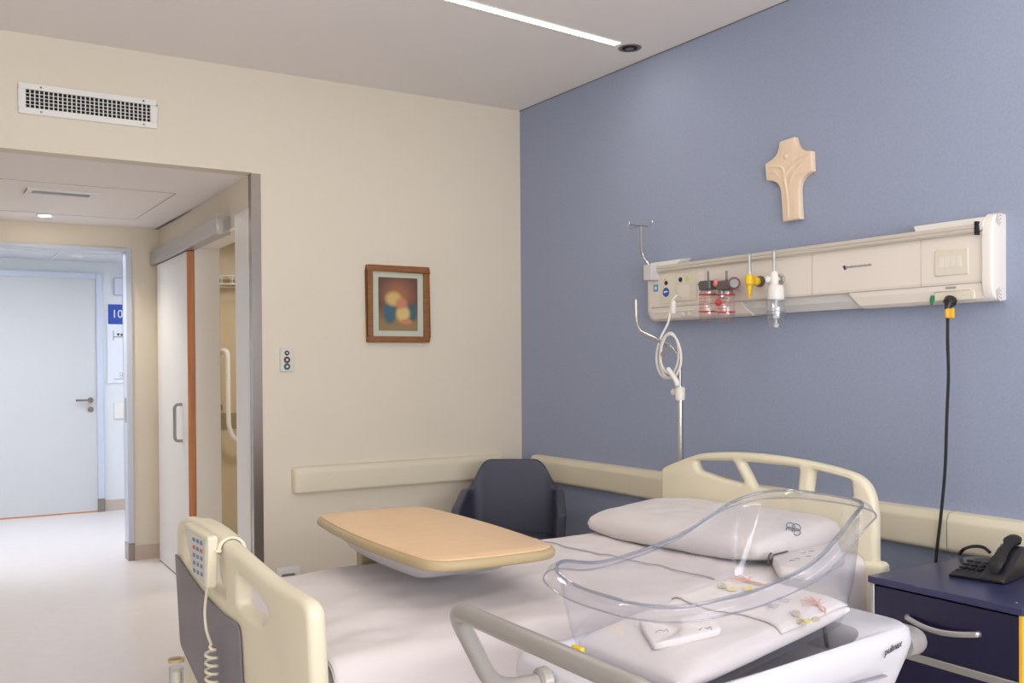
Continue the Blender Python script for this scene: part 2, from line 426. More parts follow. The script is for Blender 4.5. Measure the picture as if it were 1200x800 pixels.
# corridor lamps (cool ceiling panels, out of sight over the door head)
for k, (x, y) in enumerate(((-2.2, 3.1), (-.6, 3.7), (-3.4, 3.7))):
    t = thing('ceiling_panel_light', ('square cool light panel in corridor ceiling just outside the doorway', 'square cool light panel in corridor ceiling right of the doorway', 'square cool light panel in corridor ceiling left of the doorway')[k], 'ceiling light', (x, y, HK), 'corridor ceiling lights')
    MB().box(x-.29, x+.29, y-.29, y+.29, HK-.012, HK-.006).build('diffuser', LEDC, t, smooth=False)
    q = MB()
    for a in ((x-.3, x+.3, y-.3, y-.29), (x-.3, x+.3, y+.29, y+.3), (x-.3, x-.29, y-.3, y+.3), (x+.29, x+.3, y-.3, y+.3)): q.box(*a, HK-.014, HK)
    q.build('frame', WHITE, t, smooth=False)

# sliding bathroom door, hung on the alcove side wall
d3 = struct(bpy.data.objects.new('door_3', None)); COL.objects.link(d3); d3.location = (aw(1.7), 1.7, 0)
def leafpt(y, off): return Vector((aw(y)-off, y, 0))
LY0, LY1 = 1.262, 2.20
def slab(y0, y1, o0, o1, z0, z1):
    p = [leafpt(y0, o0), leafpt(y1, o0), leafpt(y1, o1), leafpt(y0, o1)]
    return MB().prism([v+Vector((0, 0, z0)) for v in p], (0, 0, z1-z0))
slab(LY0, LY1, .006, .044, .008, 2.03).build('door_leaf', DOORW, d3, bevel=.002)
slab(LY0-.006, LY0, .004, .046, .008, 2.03).build('wooden_edge', WOODE, d3, smooth=False)
slab(LY0, LY1, .008, .042, 0, .008).build('floor_guide', SHADOWG, d3, smooth=False)
slab(.42, YB-.01, .0, .07, 2.035, 2.125).build('sliding_rail', ALU, d3, bevel=.003)
slab(.405, .42, -.0, .071, 2.03, 2.13).build('rail_end_cap', CHROME, d3, bevel=.003)
p = leafpt(1.44, .044)
b = MB(); b.tube(fillet([(p.x, p.y, 1.10), (p.x-.045, p.y, 1.10), (p.x-.045, p.y, .875), (p.x, p.y, .875)], .03), .010)
b.build('door_handle', TUBE, d3)
# steel corner guard
b = MB(); b.prism([(XN-.003, -.004, 0), (XN+.045, -.004, 0), (XN+.045, 0, 0), (XN, 0, 0), (aw(.05), .05, 0), (aw(.05)-.003, .05, 0)], (0, 0, HS-.004))
o = b.build('corner_guard', STEEL, smooth=False); tag(o, 'tall brushed steel corner guard at the mouth of the alcove', 'corner guard')
# bathroom fittings
t = thing('grab_bar', 'white angled grab bar on beige bathroom tiles', 'grab bar', (-1.0, 2.6, 1.0))
g = lambda x, y, Y=2.5: P(x, y, 1, Y)
b = MB(); b.tube(fillet([g(259, 412, 2.62), g(262, 410, 2.53), g(267, 412), g(268, 500), g(274, 515), g(292, 516), g(296, 516, 2.62)], .05, 6), .017, 12); b.build('bar', WHITE, t)
q = g(257, 478, 2.56); MB().lathe([(.035, 0), (.035, .02), (.018, .03), (.018, .07)], (q.x, 2.62, q.z), (0, -1, 0)).build('bracket', STEEL, t)
t = thing('wire_shelf', 'white wire corner shelf high on the bathroom wall', 'shelf', (-.95, 2.6, 2.0))
b = MB(); c = Vector((-.93, 2.45, 1.99))
for k in range(6):
    r = .05+.03*k
    b.tube([(c.x+r*Cc(a*PI/8), c.y+r*.8*S(a*PI/8), c.z+.0) for a in range(16)], .004, 6, closed=True)
b.tube([(c.x+.2*Cc(a*PI/8), c.y+.16*S(a*PI/8), c.z-.06) for a in range(16)], .005, 6, closed=True)
for k in range(16):
    a = k*PI/8; b.tube([(c.x+.2*Cc(a), c.y+.16*S(a), c.z-.06), (c.x+.2*Cc(a), c.y+.16*S(a), c.z), (c.x+.02*Cc(a), c.y+.02*S(a), c.z+.01)], .003, 5)
b.tube([(c.x, c.y+.16, c.z), (c.x, 2.62, c.z)], .01, 6); b.build('rack', WHITE, t)

# air grille over the alcove
t = thing('air_grille', 'white wall air grille with dark slots above the alcove', 'air vent', (-2.31, 0, 2.51))
GX0, GX1, GZ0, GZ1 = -2.604, -2.022, 2.448, 2.584
b = MB(); fr = .028
b.box(GX0, GX1, -.012, 0, GZ0, GZ0+fr); b.box(GX0, GX1, -.012, 0, GZ1-fr, GZ1); b.box(GX0, GX0+fr, -.012, 0, GZ0+fr, GZ1-fr); b.box(GX1-fr, GX1, -.012, 0, GZ0+fr, GZ1-fr)
b.build('frame', WHITE, t, bevel=.003)
b = MB(); n = 28
for k in range(n+1):
    x = GX0+fr+(GX1-GX0-2*fr)*k/n; b.box(x-.0022, x+.0022, -.009, -.002, GZ0+fr, GZ1-fr)
for k in range(1, 5):
    z = GZ0+fr+(GZ1-GZ0-2*fr)*k/5; b.box(GX0+fr, GX1-fr, -.006, -.002, z-.0012, z+.0012)
b.build('slats', WHITE, t, smooth=False)
MB().box(GX0+fr, GX1-fr, -.0022, -.0005, GZ0+fr, GZ1-fr).build('dark_duct', DARK, t, smooth=False)
for x in (GX0+.09, GX1-.06):
    for z in (GZ0+.014, GZ1-.014): MB().lathe([(.005, 0), (.003, .003)], (x, -.012, z), (0, -1, 0), 10).build('screw', STEEL, t)
# alcove ceiling fittings
t = thing('ceiling_vent', 'narrow white slot vent in the lowered alcove ceiling', 'air vent', (-2.29, 1.09, HS))
b = MB(); b.box(-2.47, -2.12, .985, 1.02, HS-.008, HS); b.box(-2.47, -2.12, 1.13, 1.17, HS-.008, HS); b.box(-2.47, -2.44, 1.02, 1.13, HS-.008, HS); b.box(-2.15, -2.12, 1.02, 1.13, HS-.008, HS)
b.build('frame', WHITE, t, bevel=.002); MB().box(-2.44, -2.15, 1.02, 1.13, HS-.003, HS-.001).build('dark_slot', GREYM, t, smooth=False)
b = MB(); b.box(-3.3, -1.75, .78, .786, HS-.0015, HS); b.box(-1.756, -1.75, .78, 1.9, HS-.0015, HS); b.box(-3.3, -1.75, 1.9, 1.906, HS-.0015, HS)
struct(b.build('trim_10', mat('faint_seam', (178, 172, 168), .8), smooth=False))
def downlight(x, y, z, label, lit, group):
    t = thing('downlight', label, 'ceiling light', (x, y, z), group)
    MB().lathe([(.034, -.002), (.052, -.004), (.055, 0), (.03, 0)], (x, y, z), (0, 0, 1), 28, caps=False).build('ring', WHITE if lit else STEEL, t)
    MB().lathe([(.036, 0), (.036, .003)], (x, y, z-.004), (0, 0, 1), 24).build('lens', LEDD if lit else DARK, t)
    if not lit:
        MB().lathe([(.012, 0), (.02, .002), (.02, .004), (.010, .004)], (x, y, z-.008), (0, 0, 1), 20).build('reflector', STEEL, t)
    return t
downlight(-2.27, 2.0, HS, 'small lit round downlight in the lowered alcove ceiling', True, None)
q = P(738, 56, 2, HC)
downlight(q.x, q.y, HC, 'unlit metal-ringed spotlight at the end of the LED strip', False, None)
# LED strips in the ceiling
def strip(p, q, label, m_=None):
    p = Vector(p); q = Vector(q); d = (q-p).normalized(); nrm = Vector((-d.y, d.x, 0))
    t = thing('led_strip', label, 'ceiling light', p, 'recessed ceiling LED strips')
    b = MB(); w = .021
    b.prism([p+nrm*w+Vector((0, 0, -.003)), q+nrm*w+Vector((0, 0, -.003)), q-nrm*w+Vector((0, 0, -.003)), p-nrm*w+Vector((0, 0, -.003))], (0, 0, .003)); b.build('diffuser', m_ or LED, t, smooth=False)
    b = MB()
    for sgn in (1, -1):
        b.prism([p+nrm*w*sgn, q+nrm*w*sgn, q+nrm*(w+.004)*sgn, p+nrm*(w+.004)*sgn], (0, 0, -.005))
    b.build('trim', WHITE, t, smooth=False)
p1 = P(724, 51.5, 2, HC-.003); p2 = P(536, 0.5, 2, HC-.003); dd = (p2-p1).normalized()
strip((p1.x, p1.y, HC), (p1.x+dd.x*2.3, p1.y+dd.y*2.3, HC), 'bright LED strip in ceiling ending beside the metal-ringed spotlight')
strip((-.28, -3.05, HC), (-2.6, -3.15, HC), 'bright LED strip in ceiling over the bed, outside the picture', LED2)
strip((-.28, -4.9, HC), (-2.6, -4.9, HC), 'bright LED strip in ceiling behind the viewpoint', LED2)

# wall bumpers
def bumper(name, pts, label):
    t = thing(name, label, 'wall bumper', pts[0], 'cream wall bumper rails')
    return t
def bump_prof(z0=.688, z1=.825, d=.045):
    return fillet([(0, z0, 0), (d*.8, z0+.002, 0), (d, z0+.012, 0), (d+.002, z1-.030, 0), (d*.72, z1-.004, 0), (0, z1, 0)], .007, 4)
pr_ = bump_prof()
t = thing('wall_bumper', 'cream bumper rail along the cream wall left of the chair', 'wall bumper', (-1.37, 0, .69), 'cream wall bumpers')
rings = [[Vector((x, -q.x, q.y)) for q in pr_] for x in (-1.35, -.17)]
MB().loft(rings).build('rail', BOARD2, t)
def endcap(x0, x1, t):
    rr = []
    for k, sx in ((0, 1), (.4, .97), (.75, .85), (1, .5)):
        rr.append([Vector((x0+(x1-x0)*k, -q.x*sx, .7565+(q.y-.7565)*(1-(1-sx)*.35))) for q in pr_])
    MB().loft(rr).build('end_cap', BOARD2, t)
endcap(-1.35, -1.385, t); endcap(-.17, -.14, t)
for n_, (y0, y1) in enumerate(((-.17, -2.74), (-2.745, YF+.3))):
    t = thing('wall_bumper', ('cream bumper rail on the blue wall behind the bed', 'cream bumper rail on the blue wall behind the telephone')[n_], 'wall bumper', (0, y0, .69), 'cream wall bumpers')
    MB().loft([[Vector((-q.x, y, q.y)) for q in pr_] for y in (y0, y1)]).build('rail', BOARD2, t)
    if n_ == 0:
        rr = []
        for k, sx in ((0, 1), (.4, .97), (.75, .85), (1, .5)):
            rr.append([Vector((-q.x*sx, y0+.03*k, .7565+(q.y-.7565)*(1-(1-sx)*.35))) for q in pr_])
        MB().loft(rr).build('end_cap', BOARD2, t)

# framed picture on the cream wall (generic soft abstract print)
t = thing('framed_picture', 'small brown wood framed colour print on cream wall', 'picture', (-.79, 0, 1.66))
X0, X1, Z0, Z1 = -.973, -.607, 1.456, 1.866; w = .033
b = MB()
for a in ((X0, X1, Z1-w, Z1), (X0, X1, Z0, Z0+w), (X0, X0+w, Z0+w, Z1-w), (X1-w, X1, Z0+w, Z1-w)): b.box(a[0], a[1], -.028, -.002, a[2], a[3])
b.build('frame', FRW, t, bevel=.004)
MB().box(X0+w, X1-w, -.012, -.004, Z0+w, Z1-w).build('mount', MATG, t, smooth=False)
PX0, PX1, PZ0, PZ1 = X0+w+.036, X1-w-.034, Z0+w+.030, Z1-w-.03
PM = bpy.data.materials.new('abstract_print'); PM.use_nodes = True; nt = PM.node_tree; bs = nt.nodes['Principled BSDF']; bs.inputs['Roughness'].default_value = .45
tc = nt.nodes.new('ShaderNodeTexCoord'); sep = nt.nodes.new('ShaderNodeSeparateXYZ'); nt.links.new(tc.outputs['Generated'], sep.inputs[0])
def blob(prev, cx, cz, rx, rz, rgb, soft=.35):
    mp = nt.nodes.new('ShaderNodeMapping'); mp.vector_type = 'POINT'
    mp.inputs['Scale'].default_value = (1/rx, 0, 1/rz); mp.inputs['Location'].default_value = (-cx/rx, 0, -cz/rz)
    nt.links.new(tc.outputs['Generated'], mp.inputs[0])
    ln = nt.nodes.new('ShaderNodeVectorMath'); ln.operation = 'LENGTH'; nt.links.new(mp.outputs[0], ln.inputs[0])
    r = nt.nodes.new('ShaderNodeMapRange'); r.inputs[1].default_value = 1+soft; r.inputs[2].default_value = 1-soft; nt.links.new(ln.outputs['Value'], r.inputs[0])
    mx = nt.nodes.new('ShaderNodeMix'); mx.data_type = 'RGBA'
    nt.links.new(r.outputs[0], mx.inputs[0]); nt.links.new(prev, mx.inputs[6]); mx.inputs[7].default_value = lin(rgb); return mx.outputs[2]
rp = nt.nodes.new('ShaderNodeValToRGB'); nt.links.new(sep.outputs['Z'], rp.inputs[0])
rp.color_ramp.elements[0].position = .1; rp.color_ramp.elements[0].color = lin((146, 122, 84)); rp.color_ramp.elements[1].position = .5; rp.color_ramp.elements[1].color = lin((102, 70, 62))
c_ = rp.outputs[0]
for a in ((.5, .68, .34, .24, (158, 104, 74), .6), (.28, .34, .15, .2, (62, 98, 116), .2), (.84, .34, .13, .17, (66, 96, 106), .25), (.38, .6, .2, .13, (206, 176, 108), .3), (.62, .32, .17, .15, (212, 184, 118), .3), (.58, .52, .14, .1, (196, 132, 98), .35), (.7, .17, .16, .05, (200, 130, 96), .4)): c_ = blob(c_, *a)
nt.links.new(c_, bs.inputs['Base Color'])
MB().box(PX0, PX1, -.0135, -.012, PZ0, PZ1).build('print', PM, t, smooth=False)

# call button plate on the cream wall
t = thing('call_plate', 'small white wall plate with three round symbols on the cream wall', 'switch', (-1.405, 0, 1.365))
MB().box(-1.44, -1.37, -.01, 0, 1.306, 1.424).build('plate', mat('plate_grey', (214, 212, 204), .4), t, bevel=.003)
for z, m_, r_ in ((1.40, INK, .013), (1.366, mat('dark_red_print', (92, 52, 54), .4), .017), (1.332, mat('teal_print', (52, 96, 110), .4), .017)):
    o = MB().lathe([(r_, 0), (r_*.9, .002)], (-1.405, -.010, z), (0, -1, 0)).build('button', m_, t)
    MB().lathe([(r_*.35, 0), (r_*.3, .001)], (-1.405, -.012, z), (0, -1, 0), 10).build('symbol', WHITE, o)
t = thing('wall_socket', 'low white horizontal socket plate on the cream wall', 'socket', (-1.4, 0, .29))
MB().box(-1.468, -1.345, -.012, 0, .235, .325).build('plate', WHITE, t, bevel=.004)
MB().box(-1.442, -1.375, -.014, -.012, .278, .29).build('slot', SHADOWG, t, smooth=False)

# carved cross on the blue wall
t = thing('wall_cross', 'pale carved wooden cross on the blue wall above the headwall unit', 'cross', (0, -2.03, 2.05))
cp = [(-1.989, 2.231), (-2.066, 2.236), (-2.078, 2.200), (-2.103, 2.174), (-2.151, 2.164), (-2.154, 2.085), (-2.11, 2.072), (-2.087, 2.04), (-2.094, 1.905), (-2.005, 1.905), (-1.994, 2.043), (-1.97, 2.074), (-1.918, 2.085), (-1.910, 2.154), (-1.967, 2.174), (-1.983, 2.201)]
rad = [.003, .003, .03, .03, .003, .003, .03, .03, .003, .003, .03, .03, .003, .003, .03, .03]
cpf = fillet([(a, b_, 0) for a, b_ in cp], rad, 4, True)
shape2d([[(q.x, q.y) for q in cpf]], .026, .004, lambda a, c, d: (-.014-d, a, c)).build('body', WOODC, t, angle=50)
b = MB()
for pts, r in ((((-1.925, 2.140), (-1.965, 2.135), (-2.005, 2.118), (-2.018, 2.06), (-2.03, 1.99), (-2.035, 1.92)), .007),
               (((-2.14, 2.150), (-2.10, 2.142), (-2.055, 2.122), (-2.02, 2.09), (-2.012, 2.05)), .008),
               (((-2.13, 2.132), (-2.09, 2.115), (-2.055, 2.08), (-2.04, 2.04)), .005),
               (((-1.93, 2.118), (-1.965, 2.108), (-1.99, 2.08)), .005)):
    pp = cr([(-.027, a, c) for a, c in pts], 6); n = len(pp)
    b.tube(pp, [r*(.35+.65*S(PI*(i+.5)/n)) for i in range(n)], 8, flat=.6, up=(1, 0, 0))
b.lathe([(.011, -.004), (.010, .003), (.005, .006), (0, .007)], (-.026, -2.022, 2.165), (-1, 0, 0), 12)
b.build('carved_relief', WOODC, t, angle=60)
#@@PART2

# ================================================================= HEADWALL UNIT
t = thing('headwall_unit', 'long ivory medical headwall unit on the blue wall above the bed', 'headwall unit', (0, -2.1, 1.53))
U0, U1 = -1.30, -2.925
def yl(prof, y0, y1): return MB().prism([(x, y0, z) for x, z in prof], (0, y1-y0, 0))
body = [(-.001, 1.60), (-.10, 1.585), (-.115, 1.59), (-.12, 1.60), (-.12, 1.752), (-.105, 1.758), (-.001, 1.758)]
yl(body, U0, U1).build('panel', UNIT, t, smooth=False)
low = [(-.001, 1.530), (-.085, 1.530), (-.105, 1.540), (-.119, 1.572), (-.12, 1.590), (-.10, 1.584), (-.001, 1.59)]
for y0, y1, cut in ((U0, -1.86, 1), (-2.40, U1, 1)):
    b = yl(low, y0, y1)
    if y0 == U0:      # slanted inner ends
        b.v = [Vector((v.x, v.y-(1.59-v.z)*.9, v.z)) if abs(v.y-y1) < 1e-6 else v for v in b.v]
    else:
        b.v = [Vector((v.x, v.y+(1.59-v.z)*-.9, v.z)) if abs(v.y-y0) < 1e-6 else v for v in b.v]
    b.build('lower_housing', UNIT, t, smooth=False)
yl([(-.001, 1.533), (-.075, 1.533), (-.098, 1.56), (-.10, 1.59), (-.001, 1.59)], -1.80, -2.45).build('light_diffuser', DIFF, t, smooth=False)
b = MB(); b.box(-.1215, -.119, U1, U0, 1.5885, 1.5905); b.build('groove', mat('unit_groove', (150, 144, 138), .6), t, smooth=False)
for y in (-1.655, -2.235, -2.70): MB().box(-.1212, -.119, y-.0008, y+.0008, 1.592, 1.75).build('seam', mat('unit_seam', (176, 168, 160), .6), t, smooth=False)
# rail along the front
yl([(-.118, 1.748), (-.140, 1.748), (-.148, 1.754), (-.148, 1.760), (-.143, 1.763), (-.148, 1.766), (-.146, 1.778), (-.118, 1.780)], -1.275, -2.905).build('rail', RAIL, t, smooth=False)
b = MB(); b.box(-.151, -.116, -2.913, -2.904, 1.742, 1.785); b.build('rail_stop', DARK, t, bevel=.001)
# caps
def cap_prof(z1, s=1): return fillet([(-.001, 1.53, 0), (-.10*s, 1.53, 0), (-.134*s, 1.575, 0), (-.134*s, z1-.055, 0), (-.095*s, z1, 0), (-.001, z1, 0)], .03, 5)
b = MB(); b.loft([[Vector((q.x*k, y, 1.66+(q.y-1.66)*k2)) for q in cap_prof(1.81)] for y, k, k2 in ((-2.925, 1, 1), (-2.950, 1, 1), (-2.957, .97, .985), (-2.959, .9, .95))]); b.build('end_cap', UNITW, t, angle=50)
b = MB(); b.loft([[Vector((q.x*k, y, 1.66+(q.y-1.66)*k2)) for q in fillet([(-.001, 1.53, 0), (-.085, 1.53, 0), (-.12, 1.57, 0), (-.12, 1.745, 0), (-.10, 1.76, 0), (-.001, 1.76, 0)], .02, 4)] for y, k, k2 in ((-1.30, 1, 1), (-1.285, 1, 1), (-1.270, .95, .97), (-1.262, .75, .88))]); b.build('end_cap', UNIT, t, angle=50)
for y0, y1, sl in ((-1.285, -1.46, -.035), (-2.925, -2.70, .04)):
    b = yl([(-.001, 1.756), (-.122, 1.756), (-.128, 1.776), (-.10, 1.800), (-.001, 1.806)], y0, y1)
    b.v = [Vector((v.x, v.y+sl*(v.z-1.756)/.05, v.z)) if abs(v.y-y1) < 1e-6 else v for v in b.v]; b.build('top_cap', UNITW, t, smooth=False)
for zc, sg in ((1.765, 1), (1.575, -1)):
    b = MB()
    for k in range(4):
        r = .014+.011*k; b.tube([(-.055-r*Cc(a), -2.9595, zc+sg*r*S(a)) for a in [PI*.08+PI*.5*i/8 for i in range(9)]], .0018, 5)
    b.build('cap_vent', mat('vent_line', (186, 182, 184), .6), t)
# nurse-call corner
def disc(y, z, r, m_, name, par, x=-.120, h=.004, n=24): return MB().lathe([(r, 0), (r*.96, h)], (x, y, z), (-1, 0, 0), n).build(name, m_, par)
def H(px, py, X=-.121): return P(px, py, 0, X)
q0, q1 = H(776, 325), H(791, 349)
b = MB(); b.box(-.124, -.119, H(791, 340).y, H(773, 340).y, 1.605, 1.742); b.build('call_plate', IVORY, t, bevel=.002)
b = MB(); b.box(-.127, -.119, H(817, 340).y, H(792, 340).y, 1.61, 1.735); b.build('socket_plate', IVORY, t, bevel=.003)
b = MB(); b.box(-.129, -.127, H(809, 340).y, H(796, 340).y, 1.625, 1.68); b.build('socket_cover', UNIT, t, bevel=.001)
q = H(768.5, 337.5); MB().box(-.1225, -.119, q.y-.016, q.y+.016, q.z-.016, q.z+.016).build('sky_blue_label', LBLUE, t, bevel=.003)
MB().lathe([(.008, 0), (.007, .001)], (-.1225, q.y, q.z), (-1, 0, 0)).build('label_mark', SIGNW, t)
q = H(780.8, 342.3); o = disc(q.y, q.z, .021, BLUES, 'blue_button', t, -.124)
MB().prism([(-.1285, q.y+.013, q.z-.003), (-.1285, q.y-.013, q.z-.001), (-.1285, q.y-.013, q.z+.006), (-.1285, q.y+.013, q.z+.004)], (-.0006, 0, 0)).build('white_lettering', SIGNW, o, smooth=False)
q = H(781, 331.5); disc(q.y, q.z, .010, BLACK, 'round_socket', t, -.124)
q = H(798.2, 327.6); disc(q.y, q.z, .011, BLACK, 'round_socket', t, -.127)
q = H(806.2, 326.6); disc(q.y, q.z, .011, LGRN, 'lime_button', t, -.127)
for px, py in ((795, 332), (780, 327.5)):
    q = H(px, py); disc(q.y, q.z, .0025, RED, 'red_lamp', t, -.1245, .004, 8)
b = MB(); b.box(-.121, -.112, H(813, 361).y, H(765, 365).y, 1.566, 1.572); b.build('lower_ledge', UNITW, t, bevel=.001)
for px in (801, 809): q = H(px, 367, -.11); MB().box(-.118, -.1, q.y-.01, q.y+.01, 1.545, 1.562).build('lower_socket', UNITW, t, bevel=.003)
# logo with small lettering
q = H(989.5, 313.6); b = MB()
b.prism([(-.1215, q.y+.008, q.z+.006), (-.1215, q.y-.002, q.z+.009), (-.1215, q.y-.010, q.z-.006), (-.1215, q.y, q.z-.009)], (-.0006, 0, 0))
b.build('logo', INK, t, smooth=False)
PL = mat('pale_lettering', (178, 170, 172), .6); q2 = H(1006, 311.8)
b = MB(); rnd = random.Random(3); yy_ = q2.y+.058
while yy_ > q2.y-.055:      # a line of tiny worn letters, too small to read
    w_ = rnd.uniform(.003, .006); h_ = rnd.choice((.0032, .0032, .005)); b.box(-.1221, -.1215, yy_-w_, yy_+.0008, q2.z-.0032, q2.z+h_); yy_ -= w_
b.build('lettering', PL, t, smooth=False)
# rocker switch plate
q0, q1 = H(1096, 292), H(1135, 322)
b = MB(); b.box(-.127, -.119, q1.y, q0.y, q1.z+.004, q0.z-.006); b.build('switch_plate', IVORY, t, bevel=.002)
yy0, yy1, zz0, zz1 = H(1127.5, 300).y, H(1101, 300).y, q1.z+.03, q0.z-.030
for k in range(4):
    a = yy1+(yy0-yy1)*k/4; c = yy1+(yy0-yy1)*(k+1)/4-.0-.002 if False else yy1+(yy0-yy1)*(k+1)/4
    MB().box(-.130, -.127, min(a, c)+.0012, max(a, c)-.0012, zz0, zz1).build('rocker', UNIT, t, bevel=.001)
MB().box(-.123, -.119, H(1120, 334).y, H(1108, 335).y, 1.577, 1.583).build('tiny_label', INKG, t, smooth=False)
ya, yb = H(1095, 342).y, H(1138, 338).y
b = MB(); b.box(-.126, -.10, yb, ya, 1.568, 1.573); b.box(-.122, -.10, yb-.01, ya, 1.538, 1.568); b.build('outlet_plate', IVORY, t, bevel=.002)
q = H(1093, 351, -.115); MB().lathe([(.007, 0), (.008, .014), (.005, .03)], (-.112, q.y, q.z+.012), (-.35, 0, -1), 12).build('green_plug', GRN, t)

# black power plug and cord
t = thing('power_cord', 'black power plug with yellow tag and cord hanging down the blue wall', 'cord', (-.13, H(1111, 352, -.07).y, .7))
q = P(1111, 351, 0, -.09)
MB().lathe([(.019, 0), (.021, .006), (.021, .018), (.013, .028), (.007, .045)], (-.072, q.y, q.z+.004), (-.55, .0, -.8), 18).build('plug', BLACK, t)
e = Vector((-.072, q.y, q.z+.004))+Vector((-.55, 0, -.8)).normalized()*.042
cpts = [e]+[P(px, py, 0, X) for px, py, X in ((1110.5, 372, -.102), (1110.5, 400, -.098), (1111.5, 440, -.092), (1109.5, 490, -.085), (1108, 540, -.076), (1105.5, 575, -.068), (1102, 610, -.062), (1098, 644, -.058))]
cpts += [Vector((-.055, cpts[-1].y+.01, .60)), Vector((-.055, cpts[-1].y+.02, .32))]
MB().tube(cr(cpts, 6), .0052, 8).build('cord', BLACKR, t)
q = P(1112, 367, 0, -.104)
b = MB(); b.box(-.110, -.102, q.y-.020, q.y+.008, q.z-.016, q.z+.016); b.lathe([(.009, -.014), (.009, .014)], (-.104, q.y+.004, q.z), (0, 0, 1), 12); b.build('yellow_tag', YELT, t, bevel=.0015)

# suction regulators with collection jars
def regulator(px, label, knob):
    c = P(px, 335, 0, -.185)
    t = thing('suction_regulator', label, 'suction regulator', (c.x, c.y, c.z-.16), 'suction regulators')
    b = MB(); b.box(c.x-.022, c.x+.022, c.y-.034, c.y+.034, c.z-.018, c.z+.022); b.box(-.165, -.12, c.y-.012, c.y+.012, c.z-.01, c.z+.012)
    b.build('head', GREYM, t, bevel=.006)
    MB().lathe([(.0045, 0), (.0045, .042)], (c.x, c.y-.004, c.z+.02), (0, 0, 1), 10).build('pin', GREYM, t)
    b = MB(); b.lathe([(.031, .002), (.036, -.008), (.036, -.104), (.031, -.122), (.024, -.126)], (c.x, c.y, c.z-.028), (0, 0, 1), 24, caps=True); b.build('jar', CLEARR, t)
    b = MB()
    for z in (-.036, -.107): b.tube([(c.x+.0368*Cc(a*PI/12), c.y+.0368*S(a*PI/12), c.z+z) for a in range(24)], .0022, 6, closed=True)
    for z in (-.052, -.066, -.08, -.093): b.tube([(c.x-.0368*Cc(a), c.y+.0368*S(a), c.z+z) for a in [(-.9+i*.15) for i in range(9)]], .001, 5)
    b.build('red_rings', RED, t)
    b = MB(); b.lathe([(.035, 0), (.035, .010), (.028, .016), (.012, .02)], (c.x, c.y, c.z-.036), (0, 0, 1), 24); b.build('lid', CLEARB, t)
    if knob:
        MB().lathe([(.012, 0), (.024, .006), (.024, .02), (.018, .026)], (c.x-.004, c.y-.046, c.z+.006), (-.6, -.8, 0), 20).build('gauge', GREYM, t)
        MB().lathe([(.026, 0), (.027, .004), (.0255, .008)], (c.x-.008, c.y-.054, c.z+.006), (-.6, -.8, 0), 20).build('red_ring', RED, t)
        MB().lathe([(.016, 0), (.017, .006), (.012, .014)], (c.x-.012, c.y+.040, c.z+.014), (-.8, .5, 0), 18).build('red_knob', REDL, t)
        MB().lathe([(.0, -.016), (.010, -.012), (.015, 0), (.010, .012), (0, .016)], (c.x-.03, c.y+.014, c.z-.068), (0, 0, 1), 16).build('red_float', RED, t)
        MB().lathe([(.010, 0), (.012, .006), (.008, .03)], (c.x-.02, c.y+.004, c.z-.05), (0, 0, 1), 14).build('chrome_valve', CHROME, t)
    else:
        MB().lathe([(.005, 0), (.005, .02)], (c.x, c.y+.034, c.z+.01), (0, 1, 0), 10).build('hose_barb', GREYM, t)
regulator(829, 'grey suction regulator with clear red-ringed jar, left one without round gauge', False)
regulator(850.5, 'grey suction regulator with clear jar, red float and round gauge', True)
def gauge_tube(t, px, y0, y1, X=-.17):
    a, c = P(px, y0, 0, X), P(px, y1, 0, X)
    MB().lathe([(.0085, 0), (.0085, a.z-c.z)], c, (0, 0, 1), 14).build('flow_tube', CLEARB, t)
    MB().lathe([(.0035, 0), (.0035, a.z-c.z-.01)], c, (0, 0, 1), 10).build('inner_rod', UNITW, t)
t = thing('flowmeter', 'yellow medical flowmeter with clear tube plugged in the headwall unit', 'flowmeter', P(878, 345, 0, -.17))
gauge_tube(t, 878, 296, 323)
c = P(878, 329, 0, -.17)
MB().lathe([(.010, .028), (.017, .02), (.018, .0), (.018, -.012), (.011, -.02), (.010, -.045), (.005, -.06), (.003, -.07)], c, (0, 0, 1), 18).build('body', YEL, t)
e = P(888, 329.5, 0, -.14)
b = MB(); b.lathe([(.016, 0), (.018, .012), (.012, .022)], (-.138, e.y, e.z), (-1, 0, 0), 18); b.tube([(-.15, e.y, e.z), (c.x, c.y, c.z)], .008, 8); b.build('connector', YEL, t)
MB().lathe([(.021, 0), (.023, .006), (.021, .018)], (-.121, e.y, e.z), (-1, 0, 0), 20).build('wall_outlet', GREYM, t)
t = thing('humidifier_flowmeter', 'white flowmeter with clear tube and clear humidifier bottle', 'flowmeter', P(908, 385, 0, -.17))
gauge_tube(t, 907, 292, 320)
c = P(907, 327, 0, -.17)
MB().lathe([(.010, .030), (.015, .02), (.017, 0), (.017, -.014), (.012, -.03), (.011, -.05)], c, (0, 0, 1), 18).build('body', WHITE, t)
MB().lathe([(.008, 0), (.014, .01), (.014, .03)], c, (-.4, .9, 0), 16).build('knob', WHITE, t)
e = P(916, 327, 0, -.12)
o = MB().lathe([(.019, 0), (.022, .006), (.020, .014), (.010, .018)], (-.121, e.y, e.z), (-1, 0, 0), 22).build('wall_outlet', CHROME, t)
MB().tube([(-.13, e.y, e.z), c], .007, 8).build('connector', WHITE, t)
c2 = P(909, 350, 0, -.175); hb = c2.z-P(909, 384.5, 0, -.175).z
MB().lathe([(.012, .055), (.026, .052), (.030, .045), (.033, .0), (.033, -.004)], c2, (0, 0, 1), 24).build('cap', WHITE, t)
MB().lathe([(.033, 0), (.036, -.02), (.036, -hb*.75), (.028, -hb), (.0, -hb)], c2, (0, 0, 1), 26, caps=False).build('bottle', CLEARB, t)
